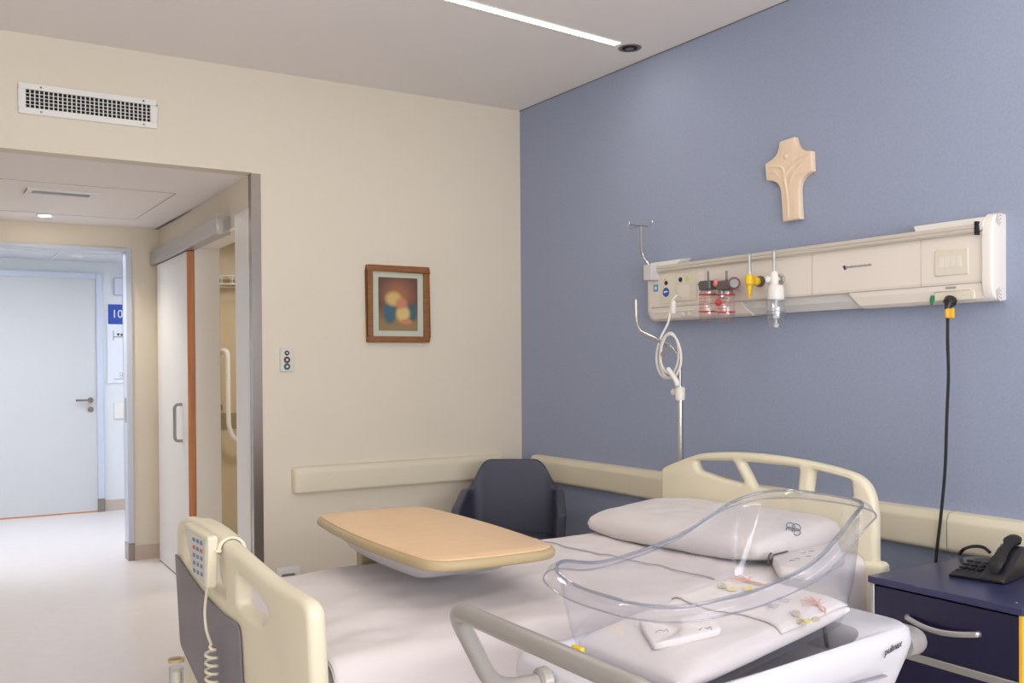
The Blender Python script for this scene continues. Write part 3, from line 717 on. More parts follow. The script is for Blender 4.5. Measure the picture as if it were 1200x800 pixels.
b = MB(); b.lathe([(.005, 0), (.005, -hb*.5), (.011, -hb*.52), (.011, -hb*.68), (.005, -hb*.7), (.005, -hb*.85), (.012, -hb*.87), (.009, -hb*.97)], c2, (0, 0, 1), 14); b.build('inner_stem', UNITW, t)
b = MB()
for k in range(3): b.tube([(c2.x+.0366*Cc(a*PI/10), c2.y+.0366*S(a*PI/10), c2.z-hb*(.42+.13*k)) for a in range(20)], .0009, 5, closed=True)
b.build('level_marks', INKG, t)

# IV hook clamped on the rail
t = thing('iv_hook', 'thin steel IV hook clamped to the left end of the headwall unit', 'IV hook', (-.13, -1.25, 1.7))
ca, cb = P(756, 311, 0, -.15), P(767, 328, 0, -.15)
b = MB(); b.box(-.165, -.115, cb.y+.006, ca.y-.004, cb.z, ca.z); b.build('clamp', DIFF, t, bevel=.004)
X = -.14
b = MB(); r1 = [P(px, py, 0, X) for px, py in ((761, 312), (758, 305), (753, 298), (752, 290), (751.5, 266))]
b.tube(fillet(r1, .02), .0042, 10)
r2 = [p+Vector((0, .016, 0)) for p in r1[1:]]; b.tube(fillet(r2, .02), .0032, 8); b.build('rods', CHROME, t)
def hookarm(a, c, d): return fillet([a, c, c+Vector((0, 0, .0)), d], .006)
a0 = P(750, 264.5, 0, X); b = MB()
for px, py in ((737.5, 266.5), (764.5, 262)):
    e = P(px, py, 0, X-.0); b.tube([a0, a0+(e-a0)*.8+Vector((0, 0, -.004)), e, e+Vector((0, 0, .012))], .003, 8)
    b.lathe([(0, -.006), (.0055, -.003), (.006, 0), (.0055, .003), (0, .006)], e+Vector((0, 0, .012)), (0, 0, 1), 10)
for dx in (-.07, .06): b.tube([a0, a0+Vector((dx, -.005, .0)), a0+Vector((dx, -.005, .014))], .003, 8)
b.build('hooks', CHROME, t)

# final proportions of the headwall unit and of what is plugged into it (unit is only about 8 cm deep)
def fit(root, fx):
    for o in [root]+list(root.children_recursive):
        if o.type != 'MESH': continue
        L = root.location
        for v in o.data.vertices:
            w = v.co+L; v.co = Vector((fx(w.x), w.y*1.017+.081, w.z*1.017-.0228))-L
for o in list(COL.objects):
    if o.parent is None and o.get('category') in ('headwall unit', 'suction regulator', 'flowmeter', 'IV hook'):
        fit(o, (lambda x: x*.585) if o['category'] == 'headwall unit' else (lambda x: x+.05 if x < -.112 else x*.55))
# ================================================================= BED
TB = math.radians(4.5)
BO = Vector((-.40, -2.23, 0))
def Bd(x, y, z): return Vector((BO.x+x*Cc(TB)-y*S(TB), BO.y+x*S(TB)+y*Cc(TB), z))
MZ = .70
bed = thing('hospital_bed', 'electric hospital bed with cream moulded head and foot boards', 'bed', tuple(Bd(-.98, 0, 0)))
def cr2(pts, n=6): return [(q.x, q.y) for q in cr([(a, c, 0) for a, c in pts], n)]
def hole(pts, r): return [(q.x, q.y) for q in fillet([(a, c, 0) for a, c in pts], r, 5, True)]
# headboard: u from the far side, h above shoulder
HW = .97
top = [(0, -.012), (.012, .002), (.05, .018), (.10, .036), (.16, .056), (.22, .072), (.31, .083), (.42, .090), (.55, .091), (.68, .085), (.80, .074), (.89, .060), (.94, .044), (.975, .014), (.993, -.03), (1, -.08)]
out = cr2([(u*HW, h) for u, h in top], 4)+[(HW, -.46), (HW-.03, -.50), (.03, -.50), (0, -.46)]
def sc_(L): return [(u*HW, h) for u, h in L]
h1 = hole(sc_([(.19, .043), (.385, .055), (.44, -.024), (.33, -.014), (.21, .008)]), .014)
h2 = hole(sc_([(.432, .057), (.692, .055), (.682, -.030), (.492, -.030)]), .014)
h3 = hole(sc_([(.752, .052), (.905, .030), (.912, -.028), (.738, -.030)]), .014)
shape2d([out, h1[::-1], h2[::-1], h3[::-1]], .046, .019, lambda a, c, d: Bd(.0+d, HW/2-a, .915+c), 4).build('headboard', BOARD, bed, angle=60)
# footboard, u from the near side
FW = .925
A_ = Vector((-2.3345, -2.888, 0)); B_ = Vector((-2.382, -1.905, 0)); fd = (B_-A_).normalized(); A_ = A_+fd*.020; fn_ = Vector((-fd.y, fd.x, 0))  # fn_ points to the foot side
if fn_.x > 0: fn_ = -fn_
def Ft(a, c, d):  # leaning slightly outwards at the top
    z = .86+c; return A_+fd*a+fn_*(d+.045*(z-.5)-.014)+Vector((0, 0, z))
topf = [(0, -.05), (.006, -.022), (.03, -.008), (.07, -.003), (.13, -.001), (.22, .003), (.32, .015), (.44, .032), (.56, .049), (.68, .063), (.80, .070), (.90, .067), (.955, .055), (.985, .032), (.998, -.005), (1, -.06)]
out = cr2([(u*FW, h) for u, h in topf], 4)+[(FW, -.42), (FW-.03, -.46), (.03, -.46), (0, -.42)]
def sf(L): return [(u*FW, h) for u, h in L]
g1 = hole(sf([(.250, -.072), (.325, -.046), (.455, -.018), (.470, -.096), (.30, -.106)]), .018)
g2 = hole(sf([(.580, -.002), (.735, .014), (.715, -.085), (.565, -.098)]), .014)
g3 = hole(sf([(.805, .020), (.915, .016), (.915, -.05), (.79, -.070)]), .014)
shape2d([out, g1[::-1], g2[::-1], g3[::-1]], .044, .018, Ft, 5).build('footboard', BOARD, bed, angle=60)
pan = [(q.x, q.y) for q in fillet([(u*FW, h, 0) for u, h in ((.44, -.60+.15), (.44, -.135), (.56, -.135), (.70, -.118), (.84, -.088), (.985, -.045), (.985, -.30), (.80, -.38), (.62, -.45))], [.0, .03, .05, .06, .06, .004, .02, .06, .0], 5, True)]
shape2d([pan], .006, .002, lambda a, c, d: Ft(a, c, d+.0275), 2).build('grey_panel', GREYP, bed, angle=50)
# frame, deck, castors
def bbox(x0, x1, y0, y1, z0, z1):
    p = [Bd(x0, y0, z0), Bd(x1, y0, z0), Bd(x1, y1, z0), Bd(x0, y1, z0)]; return MB().prism(p, (0, 0, z1-z0))
bbox(-1.93, -.03, -.44, .44, .50, .55).build('mattress_deck', GREYP, bed, bevel=.01)
b = MB()
for y in (-.36, .36):
    b2 = bbox(-1.88, -.06, y-.03, y+.03, .42, .49); b.add(b2.v, b2.f)
for x in (-1.7, -.3):
    b2 = bbox(x-.03, x+.03, -.4, .4, .16, .22); b.add(b2.v, b2.f)
b2 = bbox(-1.7, -.3, -.1, -.04, .16, .22); b.add(b2.v, b2.f); b2 = bbox(-1.7, -.3, .04, .10, .16, .22); b.add(b2.v, b2.f)
b.build('base_frame', BOARD2, bed, bevel=.006)
for x in (-1.5, -.5):
    b = MB(); b.prism([Bd(x-.04, -.12, .2), Bd(x+.04, -.12, .2), Bd(x+.04, .12, .2), Bd(x-.04, .12, .2)], Vector((.0, 0, .26))); b.build('lift_column', TUBE, bed, bevel=.006)
for x in (-1.72, -.28):
    for y in (-.40, .40):
        c = Bd(x, y, .065); o = MB().lathe([(.065, -.018), (.065, .018)], c, (Bd(0, 1, 0)-Bd(0, 0, 0)), 24).build('castor', BLACKR, bed, bevel=.004)
        MB().box(c.x-.02, c.x+.02, c.y-.028, c.y+.028, .07, .17).build('fork', TUBE, o, bevel=.004)
b = bbox(-.035, .03, -HW/2-.03, -HW/2+.07, .50, .69); b.build('corner_bracket', BOARD, bed, bevel=.022, seg=4)
b = bbox(-.035, .03, HW/2-.07, HW/2+.03, .50, .66); b.build('corner_bracket', BOARD, bed, bevel=.022, seg=4)
# corner roller holder seen left of the footboard
c = P(206.5, 772, 0, -2.47)
b = MB(); b.lathe([(.018, -.02), (.018, -.17), (.0, -.17)], c, (0, 0, 1), 24, caps=False); b.build('corner_tube', CLEARB, bed)
MB().lathe([(.014, .0), (.019, .002), (.020, -.003), (.019, -.007), (.014, -.007)], c, (0, 0, 1), 24, caps=False).build('brass_ring', TOPE, bed)
MB().lathe([(.013, -.03), (.013, -.2)], c, (0, 0, 1), 20).build('roller_core', BOARD, bed)

# mattress
def beddy(name, x0, x1, hw, z0, z1, m_, r=.05):
    rings = []
    sec = fillet([(0, -hw, z0), (0, -hw, z1), (0, hw, z1), (0, hw, z0)], r, 5, True)
    for x, k in ((x0, .93), (x0+.015, .98), (x0+.05, 1), (x1-.05, 1), (x1-.015, .98), (x1, .93)):
        rings.append([Bd(x, q.y*(1-(1-k)*.6), (z0+z1)/2+(q.z-(z0+z1)/2)*k) for q in sec])
    return MB().loft(rings).build(name, m_)
o = beddy('bed_mattress', -1.925, -.035, .445, .55, MZ-.012, MATT); tag(o, 'thick hospital mattress under the white sheet', 'mattress')
# sheet: drapes over the mattress and down its sides
def wr(p, s, amp): return amp*noise.noise(Vector(p)*s)
def sheet_pt(x, t, lift=0, hw=.455, dropn=.26, dropf=.22):
    """t in -1..1 across; |t|<.72 is the top"""
    a = abs(t); sg = -1 if t < 0 else 1; T = .66; r = .045
    if a < T: y = a/T*(hw-r); z = MZ
    elif a < T+.08:
        an = (a-T)/.08*PI/2; y = hw-r+r*S(an); z = MZ-r+r*Cc(an)
    else:
        k = (a-T-.08)/(1-T-.08); dr = dropn if sg < 0 else dropf
        y = hw+.012*k; z = MZ-r-(dr-r)*k
        y += .010*k*noise.noise(Vector((x*7, sg*3, 0)))+.006*k*S(x*23)
    y *= sg
    if a < T+.08:
        w = .010*noise.noise(Vector((x*1.3+y*1.6, (y-x*.3)*4.0, 3)))+.006*noise.noise(Vector((x*3.4+y*3.2, (y-x*.5)*11, 8)))+.0035*noise.noise(Vector((x*10, y*14, 1)))
        # long diagonal pull creases
        u = (x*.55+y); w += .0045*max(0, S(u*17+2*noise.noise(Vector((x, y, 0))))-.55)*(1 if y < .3 else .5)
        z += w*.9+.004
    return Bd(x, y*(1), z+lift)
b = MB().grid(130, 110, lambda i, j: sheet_pt(-1.932+1.905*i, -1+2*j)); o = b.build('bed_sheet', SHEET, angle=180, fix=False)
q = o.modifiers.new('s', 'SOLIDIFY'); q.thickness = .003; q.offset = 1
tag(o, 'white bed sheet spread over the hospital bed mattress', 'sheet')
# top sheet, its hem crossing the bed below the pillow
hem_shade = P(740, 662, 2, MZ); hx = ((hem_shade-BO).x*Cc(TB)+(hem_shade-BO).y*S(TB))
def hemx(j): return hx+.012*S(j*5)+.008*noise.noise(Vector((j*6, 0, 0)))
b = MB().grid(90, 110, lambda i, j: sheet_pt(-1.930+(hemx(j)+1.930)*i, -1+2*j, .0075, .459, .20, .18)); o = b.build('top_sheet', SHEET, angle=180, fix=False)
q = o.modifiers.new('s', 'SOLIDIFY'); q.thickness = .004; q.offset = -1
tag(o, 'white top sheet laid over the foot two-thirds of the bed', 'sheet')

o2_ = MB().tube([sheet_pt(-1.930+(hemx(j/40)+1.930), -.66+1.32*j/40, .012, .459, .20, .18) for j in range(41)], .0022, 6).build('hem_shade', mat('hem_shade_grey', (176, 170, 174), .8), o)  # grey tube painting the gap shade along the sheet's edge
# pillow
pil = thing('bed_pillow', 'plump white pillow lying against the headboard', 'pillow', tuple(Bd(-.27, .03, MZ)))
pcx, pcy, ph, pw, pt = -.262, .018, .228, .418, .060
def pillow_pt(u, v, sgn):
    x = (u*2-1); y = (v*2-1)
    e = (1-abs(x)**2.6)*(1-abs(y)**3.6); e = max(e, 0)**.27
    X = pcx+ph*x*(1-.05*(abs(y)**3)); Y = pcy+pw*y*(1-.05*abs(x)**3)
    dz = pt*e*(1+.08*noise.noise(Vector((x*1.5, y*2, sgn))))
    dz += .006*noise.noise(Vector((x*4, y*6, 2)))*e
    zc = MZ+.066+.014*x-.006*y
    return Bd(X, Y, max(zc+sgn*dz, MZ+.006))
b = MB().grid(44, 60, lambda i, j: pillow_pt(i, j, 1)); b2 = MB().grid(44, 60, lambda i, j: pillow_pt(i, j, -1)); b.add(b2.v, b2.f)
b.build('pillow_body', PILLOW, pil, angle=180)
# woven emblem on a narrow band at the near end
def pil_top(px, py):
    best = None
    for k in range(-40, 1):
        v = (k+40)/40*.25
        for i in range(8, 40):
            w = pillow_pt(i/43, v*0+.0+v, 1); 
            d = w-CAM; X_ = CX+F*d.dot(RT)/d.dot(fw); Y_ = CY-F*d.dot(UP)/d.dot(fw); e = (X_-px)**2+(Y_-py)**2
            if best is None or e < best[0]: best = (e, w)
    return best[1]
ec = pil_top(929, 621); nn = Vector((-.35, -.62, .7)).normalized(); e1 = Vector((.86, -.5, 0)).normalized(); e1 = (e1-nn*e1.dot(nn)).normalized(); e2 = nn.cross(e1)
b = MB()
for k in range(4):
    a0 = k*PI/2+.5; cc = ec+nn*.006+e1*.013*Cc(a0)+e2*.013*S(a0)
    b.tube([cc+e1*.013*Cc(a*PI/7)+e2*.013*S(a*PI/7) for a in range(14)], .0017, 5, closed=True)
b.build('emblem', mat('slate_embroidery', (104, 116, 132), .8), pil)
# folded towel beside the pillow; dark tubes paint the shaded gap between them
t = thing('folded_towel', 'folded white towel with painted gap shade beside the pillow', 'towel', P(940, 648, 2, MZ))
tw = [P(px, py, 2, MZ+.045) for px, py in ((905, 651), (978, 625), (990, 650), (948, 668), (912, 664))]
c0 = sum(tw, Vector())/5; base = fillet([Vector((p.x, p.y, 0)) for p in tw], .02, 4, True)
rr = []
for z, k in ((MZ+.012, .96), (MZ+.016, 1), (MZ+.03, 1.01), (MZ+.042, .99), (MZ+.046, .93), (MZ+.048, .5), (MZ+.048, .05)):
    rr.append([Vector((c0.x+(p.x-c0.x)*k, c0.y+(p.y-c0.y)*k, z)) for p in base])
MB().loft(rr).build('cloth', PILLOW, t, angle=60)
b = MB(); b.tube(cr([P(px, py, 2, MZ+.05) for px, py in ((907, 650), (918, 647), (933, 642), (950, 637), (964, 631), (980, 623))], 5), .0022, 6)
b.tube(cr([P(px, py, 2, z) for px, py, z in ((903.5, 648, MZ+.055), (901, 652, MZ+.05), (900, 659, MZ+.03), (901, 662, MZ+.02))], 5), .003, 6); b.build('gap_shade', INK, t)
for px, py in ((938, 648), (931, 655), (948, 646), (925, 657), (944, 652)):
    q = P(px, py, 2, MZ+.049); MB().tube([q, q+Vector((.012, .004, 0)), q+Vector((.02, -.004, 0))], .0012, 5).build('small_print', INKG, t)

# hand control hung on the footboard, coiled cable
t = thing('bed_remote', 'cream hand control with blue buttons hooked over the footboard', 'remote control', tuple(Ft(.66*FW, -.06, .05)))
def Rm(a, c, d): return Ft(a, c, d+.045)
def shp(pts, r, th, bev, off): return shape2d([[(q.x, q.y) for q in fillet([(a, c, 0) for a, c in pts], r, 4, True)]], th, bev, lambda a, c, d: Rm(a, c, d+off), 3)
ua, ub = .555*FW, .775*FW
shp([(ua, .062), (ub, .072), (ub-.070, -.058), (ua+.03, -.075)], .012, .026, .006, .0).build('handset', BOARD, t, angle=50)
shp([(ua+.014, .050), (ub-.018, .058), (ub-.074, -.048), (ua+.038, -.062)], .006, .002, .0005, .0140).build('key_panel', mat('key_panel_grey', (206, 206, 200), .4), t, smooth=False)
KB = mat('slate_blue_key', (112, 126, 168), .5); KR = mat('brick_red_key', (198, 98, 76), .5)
for k in range(5):
    for l in range(3):
        a = ua+.040+l*.030+k*.003; c = .036-.020*k; w_ = .017-.001*k
        red = (k == 1 and l != 1)
        MB().prism([Rm(a, c, .0150), Rm(a+w_, c, .0150), Rm(a+w_, c+.009, .0150), Rm(a, c+.009, .0150)], fn_*.0015).build('red_key' if red else 'blue_key', KR if red else KB, t, smooth=False)
def toph(u):
    for (a, c), (a2, c2) in zip(topf, topf[1:]):
        if a <= u <= a2: return c+(c2-c)*(u-a)/(a2-a)
    return 0
rr = []
for kk in range(7):
    u = (ua+(ub-ua)*(kk/6))/FW; th = toph(u)+.003; e_ = .0 if 0 < kk < 6 else -.002
    outp = [(-.036, -.030)]+[(-.036*Cc(PI*q/8), .0+.0-.022+.030*S(PI*q/8)) for q in range(9)]+[(.042, -.026), (.030, -.030)]
    inp = [(.024, -.024)]+[(.028*Cc(PI*q/8), -.024+.0265*S(PI*q/8)) for q in range(9)]+[(-.028, -.030)]
    rr.append([Ft(u*FW, th+c+e_, d) for d, c in outp+inp])
b = MB(); b.loft(rr).build('hanging_hook', BOARD, t, angle=50)
cb = thing('coiled_cable', 'beige coiled cable hanging down from the bed hand control', 'cable', tuple(Ft(.67*FW, -.35, .06)))
s0 = Rm(ua+.045, -.070, .0)
def Fp(px, py, off=.05):   # on the outer face of the footboard
    return Ppl(px, py, A_+fn_*off+Vector((0, 0, .8)), fn_)
pl = cr([s0, Fp(243, 690), Fp(240, 715), Fp(242, 738), Fp(247.5, 755)], 8)
b = MB(); st = pl[-1]; ln = .26; tur = 13; coil = []
for k in range(tur*14+1):
    a = k/14*2*PI; rad = .014*min(1, k/14); coil.append(st+Vector((0, 0, -ln*k/(tur*14)))+fd*(rad*Cc(a))+fn_*(rad*S(a))+fd*.0)
b.tube(pl[:-1]+coil+[coil[-1]+Vector((.03, 0, -.05)), coil[-1]+Vector((.09, 0, -.06))], .0036, 7); o = b.build('cable', BOARD2, cb)

# IV pole behind the headboard
t = thing('iv_pole', 'steel IV pole with cranked top standing behind the headboard', 'IV pole', (-.34, -1.73, .45))
XP = -.335
pp = [P(px, py, 0, XP) for px, py in ((745, 351), (745.5, 377), (752, 389), (790, 408), (796.5, 420), (797, 470))]
MB().tube(fillet(pp, [0, .03, .0, .05, 0, 0], 6), .0085, 12).build('rod', CHROME, t)
bt = P(797.5, 540, 0, XP)
MB().lathe([(.0125, 0), (.0125, P(797, 462, 0, XP).z-.46)], (bt.x, bt.y, .46), (0, 0, 1), 16).build('sleeve', CHROME, t)
c = P(797, 460, 0, XP)
b = MB(); b.lathe([(.018, -.03), (.020, -.02), (.020, .018), (.016, .024)], c, (0, 0, 1), 18); b.tube([c+Vector((0, 0, 0)), c+Vector((0, .034, .002))], .011, 10); b.lathe([(.014, 0), (.014, .01)], c+Vector((0, .032, .002)), (0, 1, 0), 14)
b.build('clamp', UNITW, t)
b = bbox(-.03, .09, .46, .50, .44, .50); b.build('mount', TUBE, t, bevel=.004)

# nurse-call handset with looped white cable
t = thing('call_handset', 'white nurse call handset on a looped cable hung on the IV pole', 'call handset', P(800, 450, 0, -.36))
W_ = lambda px, py, X: P(px, py, 0, X)
path = [W_(797, 347.5, -.080), W_(793, 346.5, -.11), W_(788, 352, -.14), W_(785.5, 365, -.19), W_(783, 378, -.22), W_(776, 392, -.27), W_(770.5, 408, -.31), W_(769.5, 424, -.335), W_(774, 438, -.345), W_(783, 443, -.35), W_(791, 434, -.35), W_(795.5, 418, -.352), W_(793.5, 400, -.352), W_(786.5, 390, -.352), W_(778, 396, -.352), W_(773.5, 412, -.352), W_(774.5, 430, -.352), W_(782, 442, -.352), W_(792, 440, -.355), W_(798, 424, -.355), W_(796, 405, -.355), W_(789, 393, -.355), W_(780.5, 394, -.357), W_(775, 408, -.357), W_(774.5, 424, -.36), W_(779, 434, -.362), W_(786, 439, -.364)]
MB().tube(cr(path, 7), .0050, 8).build('cable', UNITW, t)
MB().tube(cr([W_(783, 432, -.366), W_(788, 439, -.368), W_(793, 447, -.368), W_(794.5, 452, -.366)], 5), [.010]*5+[.011]*5+[.012]*5+[.010], 12).build('handset', WHITE, t)
MB().lathe([(.011, 0), (.013, .01), (.010, .05), (.007, .056)], W_(788.5, 367, -.19), (0, -.1, 1), 14).build('strain_relief', UNITW, t)
MB().lathe([(.011, 0), (.011, .008)], W_(778, 415, -.362), (-1, 0, 0), 12).build('cable_clip', TUBE, t)

# ================================================================= OVER-BED TABLE
TZ = .85
tbl = thing('overbed_table', 'over-bed table with maple top and tan rounded edge across the bed', 'table', (-1.72, -1.80, 0))
tc_, trot = Vector((-1.745, -2.19, 0)), math.radians(-2.5)
def Tb(a, c, z): return Vector((tc_.x+a*Cc(trot)-c*S(trot), tc_.y+a*S(trot)+c*Cc(trot), z))
def tout(ha, hc, r, bul):
    p = []
    n = 12
    for k in range(n+1): s_ = -1+2*k/n; p.append((ha+bul*(1-s_*s_), s_*(hc-r)))
    for k in range(1, 9): an = k/9*PI/2; p.append((ha-r+r*Cc(an), hc-r+r*S(an)))
    for k in range(7): s_ = 1-2*k/6; p.append((s_*(ha-r), hc+bul*.35*(1-s_*s_)))
    for k in range(1, 9): an = PI/2+k/9*PI/2; p.append((-(ha-r)+r*Cc(an), hc-r+r*S(an)))
    q = [(-a, -c) for a, c in p]; return p+q
o1 = tout(.202, .460, .085, .020)
shape2d([o1], .027, .011, lambda a, c, d: Tb(a, c, TZ-.0135+d), 4).build('edge_band', TOPE, tbl, angle=50)
o2 = tout(.189, .447, .073, .020)
shape2d([o2], .004, .0012, lambda a, c, d: Tb(a, c, TZ+.0012+d), 2).build('table_top', TOPW, tbl, angle=50)
rr = []
for z, k in ((TZ-.031, 1), (TZ-.040, .98), (TZ-.070, .86), (TZ-.076, .8)):
    rr.append([Tb(-.02+q[0]*k*.86, -.02+q[1]*k*.80, z) for q in tout(.18, .40, .06, .02)])
MB().loft(rr).build('underside_tray', TRAY, tbl, angle=60)
cx0, cx1, cy0, cy1 = -1.795, -1.655, -1.825, -1.765
MB().box(cx0, cx1, cy0, cy1, .09, .60).build('column', TANM, tbl, bevel=.006)
MB().box(cx0+.008, cx1-.008, cy0+.006, cy1-.006, .58, TZ-.03).build('inner_column', TANM, tbl, bevel=.004)
MB().box(cx0, cx1, -2.25, cy1, TZ-.055, TZ-.031).build('support_arm', TANM, tbl, bevel=.004)
b = MB(); b.box(-1.96, -1.90, -2.5, -1.76, .05, .09); b.box(-1.54, -1.48, -2.5, -1.76, .05, .09); b.box(-1.96, -1.48, -1.83, -1.76, .05, .1); b.build('base', TANM, tbl, bevel=.006)
for x in (-1.93, -1.51):
    for y in (-2.46, -1.80): MB().lathe([(.025, -.01), (.025, .01)], (x, y, .0255), (1, 0, 0), 18).build('castor', BLACKR, tbl, bevel=.003)

# ================================================================= ARMCHAIR
ch = thing('tub_armchair', 'navy upholstered tub armchair in the corner behind the bed', 'armchair', (-.40, -.62, 0))
CA = math.radians(-35)   # facing direction turned from -Y towards -X
ccx, ccy = -.455, -.60
def Ch(a, c, z):  # a right (seen from the front), c towards the back
    return Vector((ccx+a*Cc(CA)-c*S(CA), ccy+a*S(CA)+c*Cc(CA), z))
def shell(t_, v):
    """t_ -1..1 from one arm front round the back to the other; v 0..1 up"""
    a = abs(t_); sg = -1 if t_ < 0 else 1
    hwid, dep = .240, .23
    if a < .40: x = a/.40*(hwid-.09); y = dep
    elif a < .62:
        an = (a-.40)/.22*PI/2; x = hwid-.09+.09*S(an); y = dep-.09+.09*Cc(an)
    else: k = (a-.62)/.38; x = hwid+.01*k; y = dep-.09-.36*k
    s1 = min(max((a-.385)/.15, 0), 1); s1 = s1*s1*(3-2*s1)
    zt = .835-(.135)*s1-.05*max(0, (a-.6)/.4)
    zt -= .02*max(0, (a-.93)/.07)**2+.016*min(max((a-.29)/.10, 0), 1)**2
    zb = .34
    z = zb+(zt-zb)*v
    fl = 1+.07*(v-.5)
    return Ch(sg*x*fl, y*(1+.16*(v-.4)*(1 if a < .55 else .4)), z)
b = MB().grid(81, 14, lambda i, j: shell(-1+2*i, j)); o = b.build('shell', NAVY, ch, angle=180, fix=False, solid=.045, off=0)
q = o.modifiers.new('bev', 'BEVEL'); q.width = .016; q.segments = 3; q.limit_method = 'ANGLE'; q.angle_limit = math.radians(50)
rr = []
for z, k in ((.36, .95), (.37, 1), (.43, 1), (.455, .96), (.465, .8), (.468, .4), (.468, .02)):
    rr.append([Ch(q_[0]*k, -.04+(q_[1])*k, z) for q_ in rrect(-.21, .21, -.26, .24, .09, 6)])
MB().loft(rr).build('seat_cushion', NAVY, ch, angle=60)
for a in (-.2, .2):
    for c in (-.22, .2):
        b = MB(); b.tube([Ch(a, c, .36), Ch(a*1.2, c*1.2, .0)], [.016, .010], 10); b.build('leg', BLACK, ch)

# ================================================================= NIGHTSTAND + TELEPHONE
ns = thing('bedside_cabinet', 'navy bedside cabinet with grey bow handles next to the headboard', 'cabinet', (-.33, -3.10, 0))
NX0, NX1, NY0, NY1, NT = -.605, -.06, -3.335, -2.868, .70
MB().prism([Vector((q.x, q.y, NT-.02)) for q in fillet([(NX0-.008, NY0-.008, 0), (NX1, NY0-.008, 0), (NX1, NY1+.008, 0), (NX0-.008, NY1+.008, 0)], [.012, .03, .03, .012], 4, True)], (0, 0, .02)).build('top', NAVYL, ns, bevel=.002)
MB().box(NX0+.02, NX1, NY0+.004, NY1-.004, .07, NT-.02).build('carcass', NAVYD, ns, smooth=False)
for y0, y1 in ((NY1-.012, NY1), ):
    MB().box(NX0, NX0+.02, y0, y1, .06, NT-.021).build('aluminium_edge', ALU, ns, bevel=.002)
MB().box(NX0, NX0+.02, NY0-.001, NY0+.011, .06, NT-.021).build('yellow_edge', YELT, ns, bevel=.002)
MB().box(NX0+.002, NX0+.02, NY0+.012, NY1-.013, .505, NT-.026).build('drawer', NAVYD, ns, bevel=.002)
MB().box(NX0+.002, NX0+.02, NY0+.012, NY1-.013, .08, .478).build('door', NAVYD, ns, bevel=.002)
MB().box(NX0, NX0+.021, NY0+.011, NY1-.012, .480, .503).build('aluminium_strip', ALU, ns, bevel=.002)
for z, nm in ((.600, 'drawer_handle'), (.36, 'door_handle')):
    y0, y1 = -2.995, -3.215
    if nm == 'door_handle': y0, y1 = -2.99, -3.10
    pts = [(NX0+.004, y0, z+.004), (NX0-.008, y0-.002, z+.004)]+[(NX0-.008-.016*S(PI*k/10), y0+(y1-y0)*k/10, z+.004-.014*S(PI*k/10)) for k in range(1, 10)]+[(NX0-.008, y1+.002, z+.004), (NX0+.004, y1, z+.004)]
    b = MB().tube(cr(pts, 3), .006, 8, flat=1.4); b.build(nm, ALU, ns)
for y in (NY1-.04, NY0+.04):
    for x in (NX0+.04, NX1-.05): MB().lathe([(.004, 0), (.003, .001)], (x, y, NT), (0, 0, 1), 8).build('screw_cap', INKG, ns)
for x in (NX0+.05, NX1-.05):
    for y in (NY0+.05, NY1-.05): MB().lathe([(.03, -.011), (.03, .011)], (x, y, .0305), (1, 0, 0), 18).build('castor', BLACKR, ns, bevel=.003)
# fitting between bed and cabinet
q = P(1015, 706, 0, -.45)

ph_ = thing('telephone', 'black corded desk telephone on the navy bedside cabinet', 'telephone', (-.30, -3.10, NT))
TA = math.radians(200)
def Tp(a, c, z):   # a along the set's width, c from its front (keypad end) to its back
    v = Vector((-.315, -3.065, 0)); d1 = Vector((.18, -.98, 0)).normalized(); d2 = Vector((.98, .18, 0)).normalized()
    return v+d1*a*.84+d2*c*.84+Vector((0, 0, NT+z*.88))
prof = [(-.10, .0), (-.10, .010), (-.06, .022), (.02, .050), (.07, .078), (.10, .082), (.11, .07), (.11, 0)]
b = MB()
rr = []
for a, k in ((-.095, .55), (-.088, .9), (-.06, 1), (.03, 1), (.04, .9)):
    rr.append([Tp(a, c, z*k) for c, z in [(-.115, 0), (-.120, .012), (-.10, .020), (-.03, .026), (.05, .034), (.09, .040), (.10, .03), (.10, 0)]])
b.loft(rr).build('base', BLACK, ph_, bevel=.003, angle=40)
rr = []
for a, k in ((.012, .92), (.02, 1), (.085, 1), (.093, .9)):
    rr.append([Tp(a, c, z*k) for c, z in [(-.118, 0), (-.122, .014), (-.09, .030), (-.02, .066), (.03, .094), (.055, .102), (.10, .096), (.105, .05), (.10, 0)]])
MB().loft(rr).build('handset_cradle', BLACK, ph_, bevel=.004, angle=40)
rr = []
for c, h, w in ((-.095, .030, .018), (-.085, .048, .026), (-.055, .060, .026), (-.03, .070, .018), (.03, .098, .017), (.05, .108, .026), (.085, .112, .026), (.10, .10, .018)):
    rr.append([Tp(.052+w*Cc(a*PI/6), c, h+.010+.014*S(a*PI/6)) for a in range(12)])
MB().loft(rr).build('handset', BLACKR, ph_, angle=60)
MB().lathe([(.010, 0), (.008, .002)], Tp(.030, .045, .102), (0, 0, 1), 12).build('lamp', INKG, ph_)
b = MB()
for i in range(3):
    for j in range(4): q = Tp(-.07+.028*i, -.085+.03*j, .018+.006*j); b.box(q.x-.008, q.x+.008, q.y-.008, q.y+.008, q.z, q.z+.006)
b.build('keypad', BLACKR, ph_, bevel=.002)
b = MB(); b.tube(cr([P(px, py, 2, NT+z) for px, py, z in ((1125, 648, .008), (1130, 643, .03), (1140, 640, .034), (1152, 641, .03), (1160, 647, .02))], 6), .0055, 8); b.build('handset_cord', BLACKR, ph_)
b = MB(); b.tube(cr([Tp(.06, .10, .03), Tp(.10, .13, .02), Tp(.2, .14, .008), Tp(.30, .18, .006)], 6), .003, 8); b.build('line_cord', BLACKR, ph_)

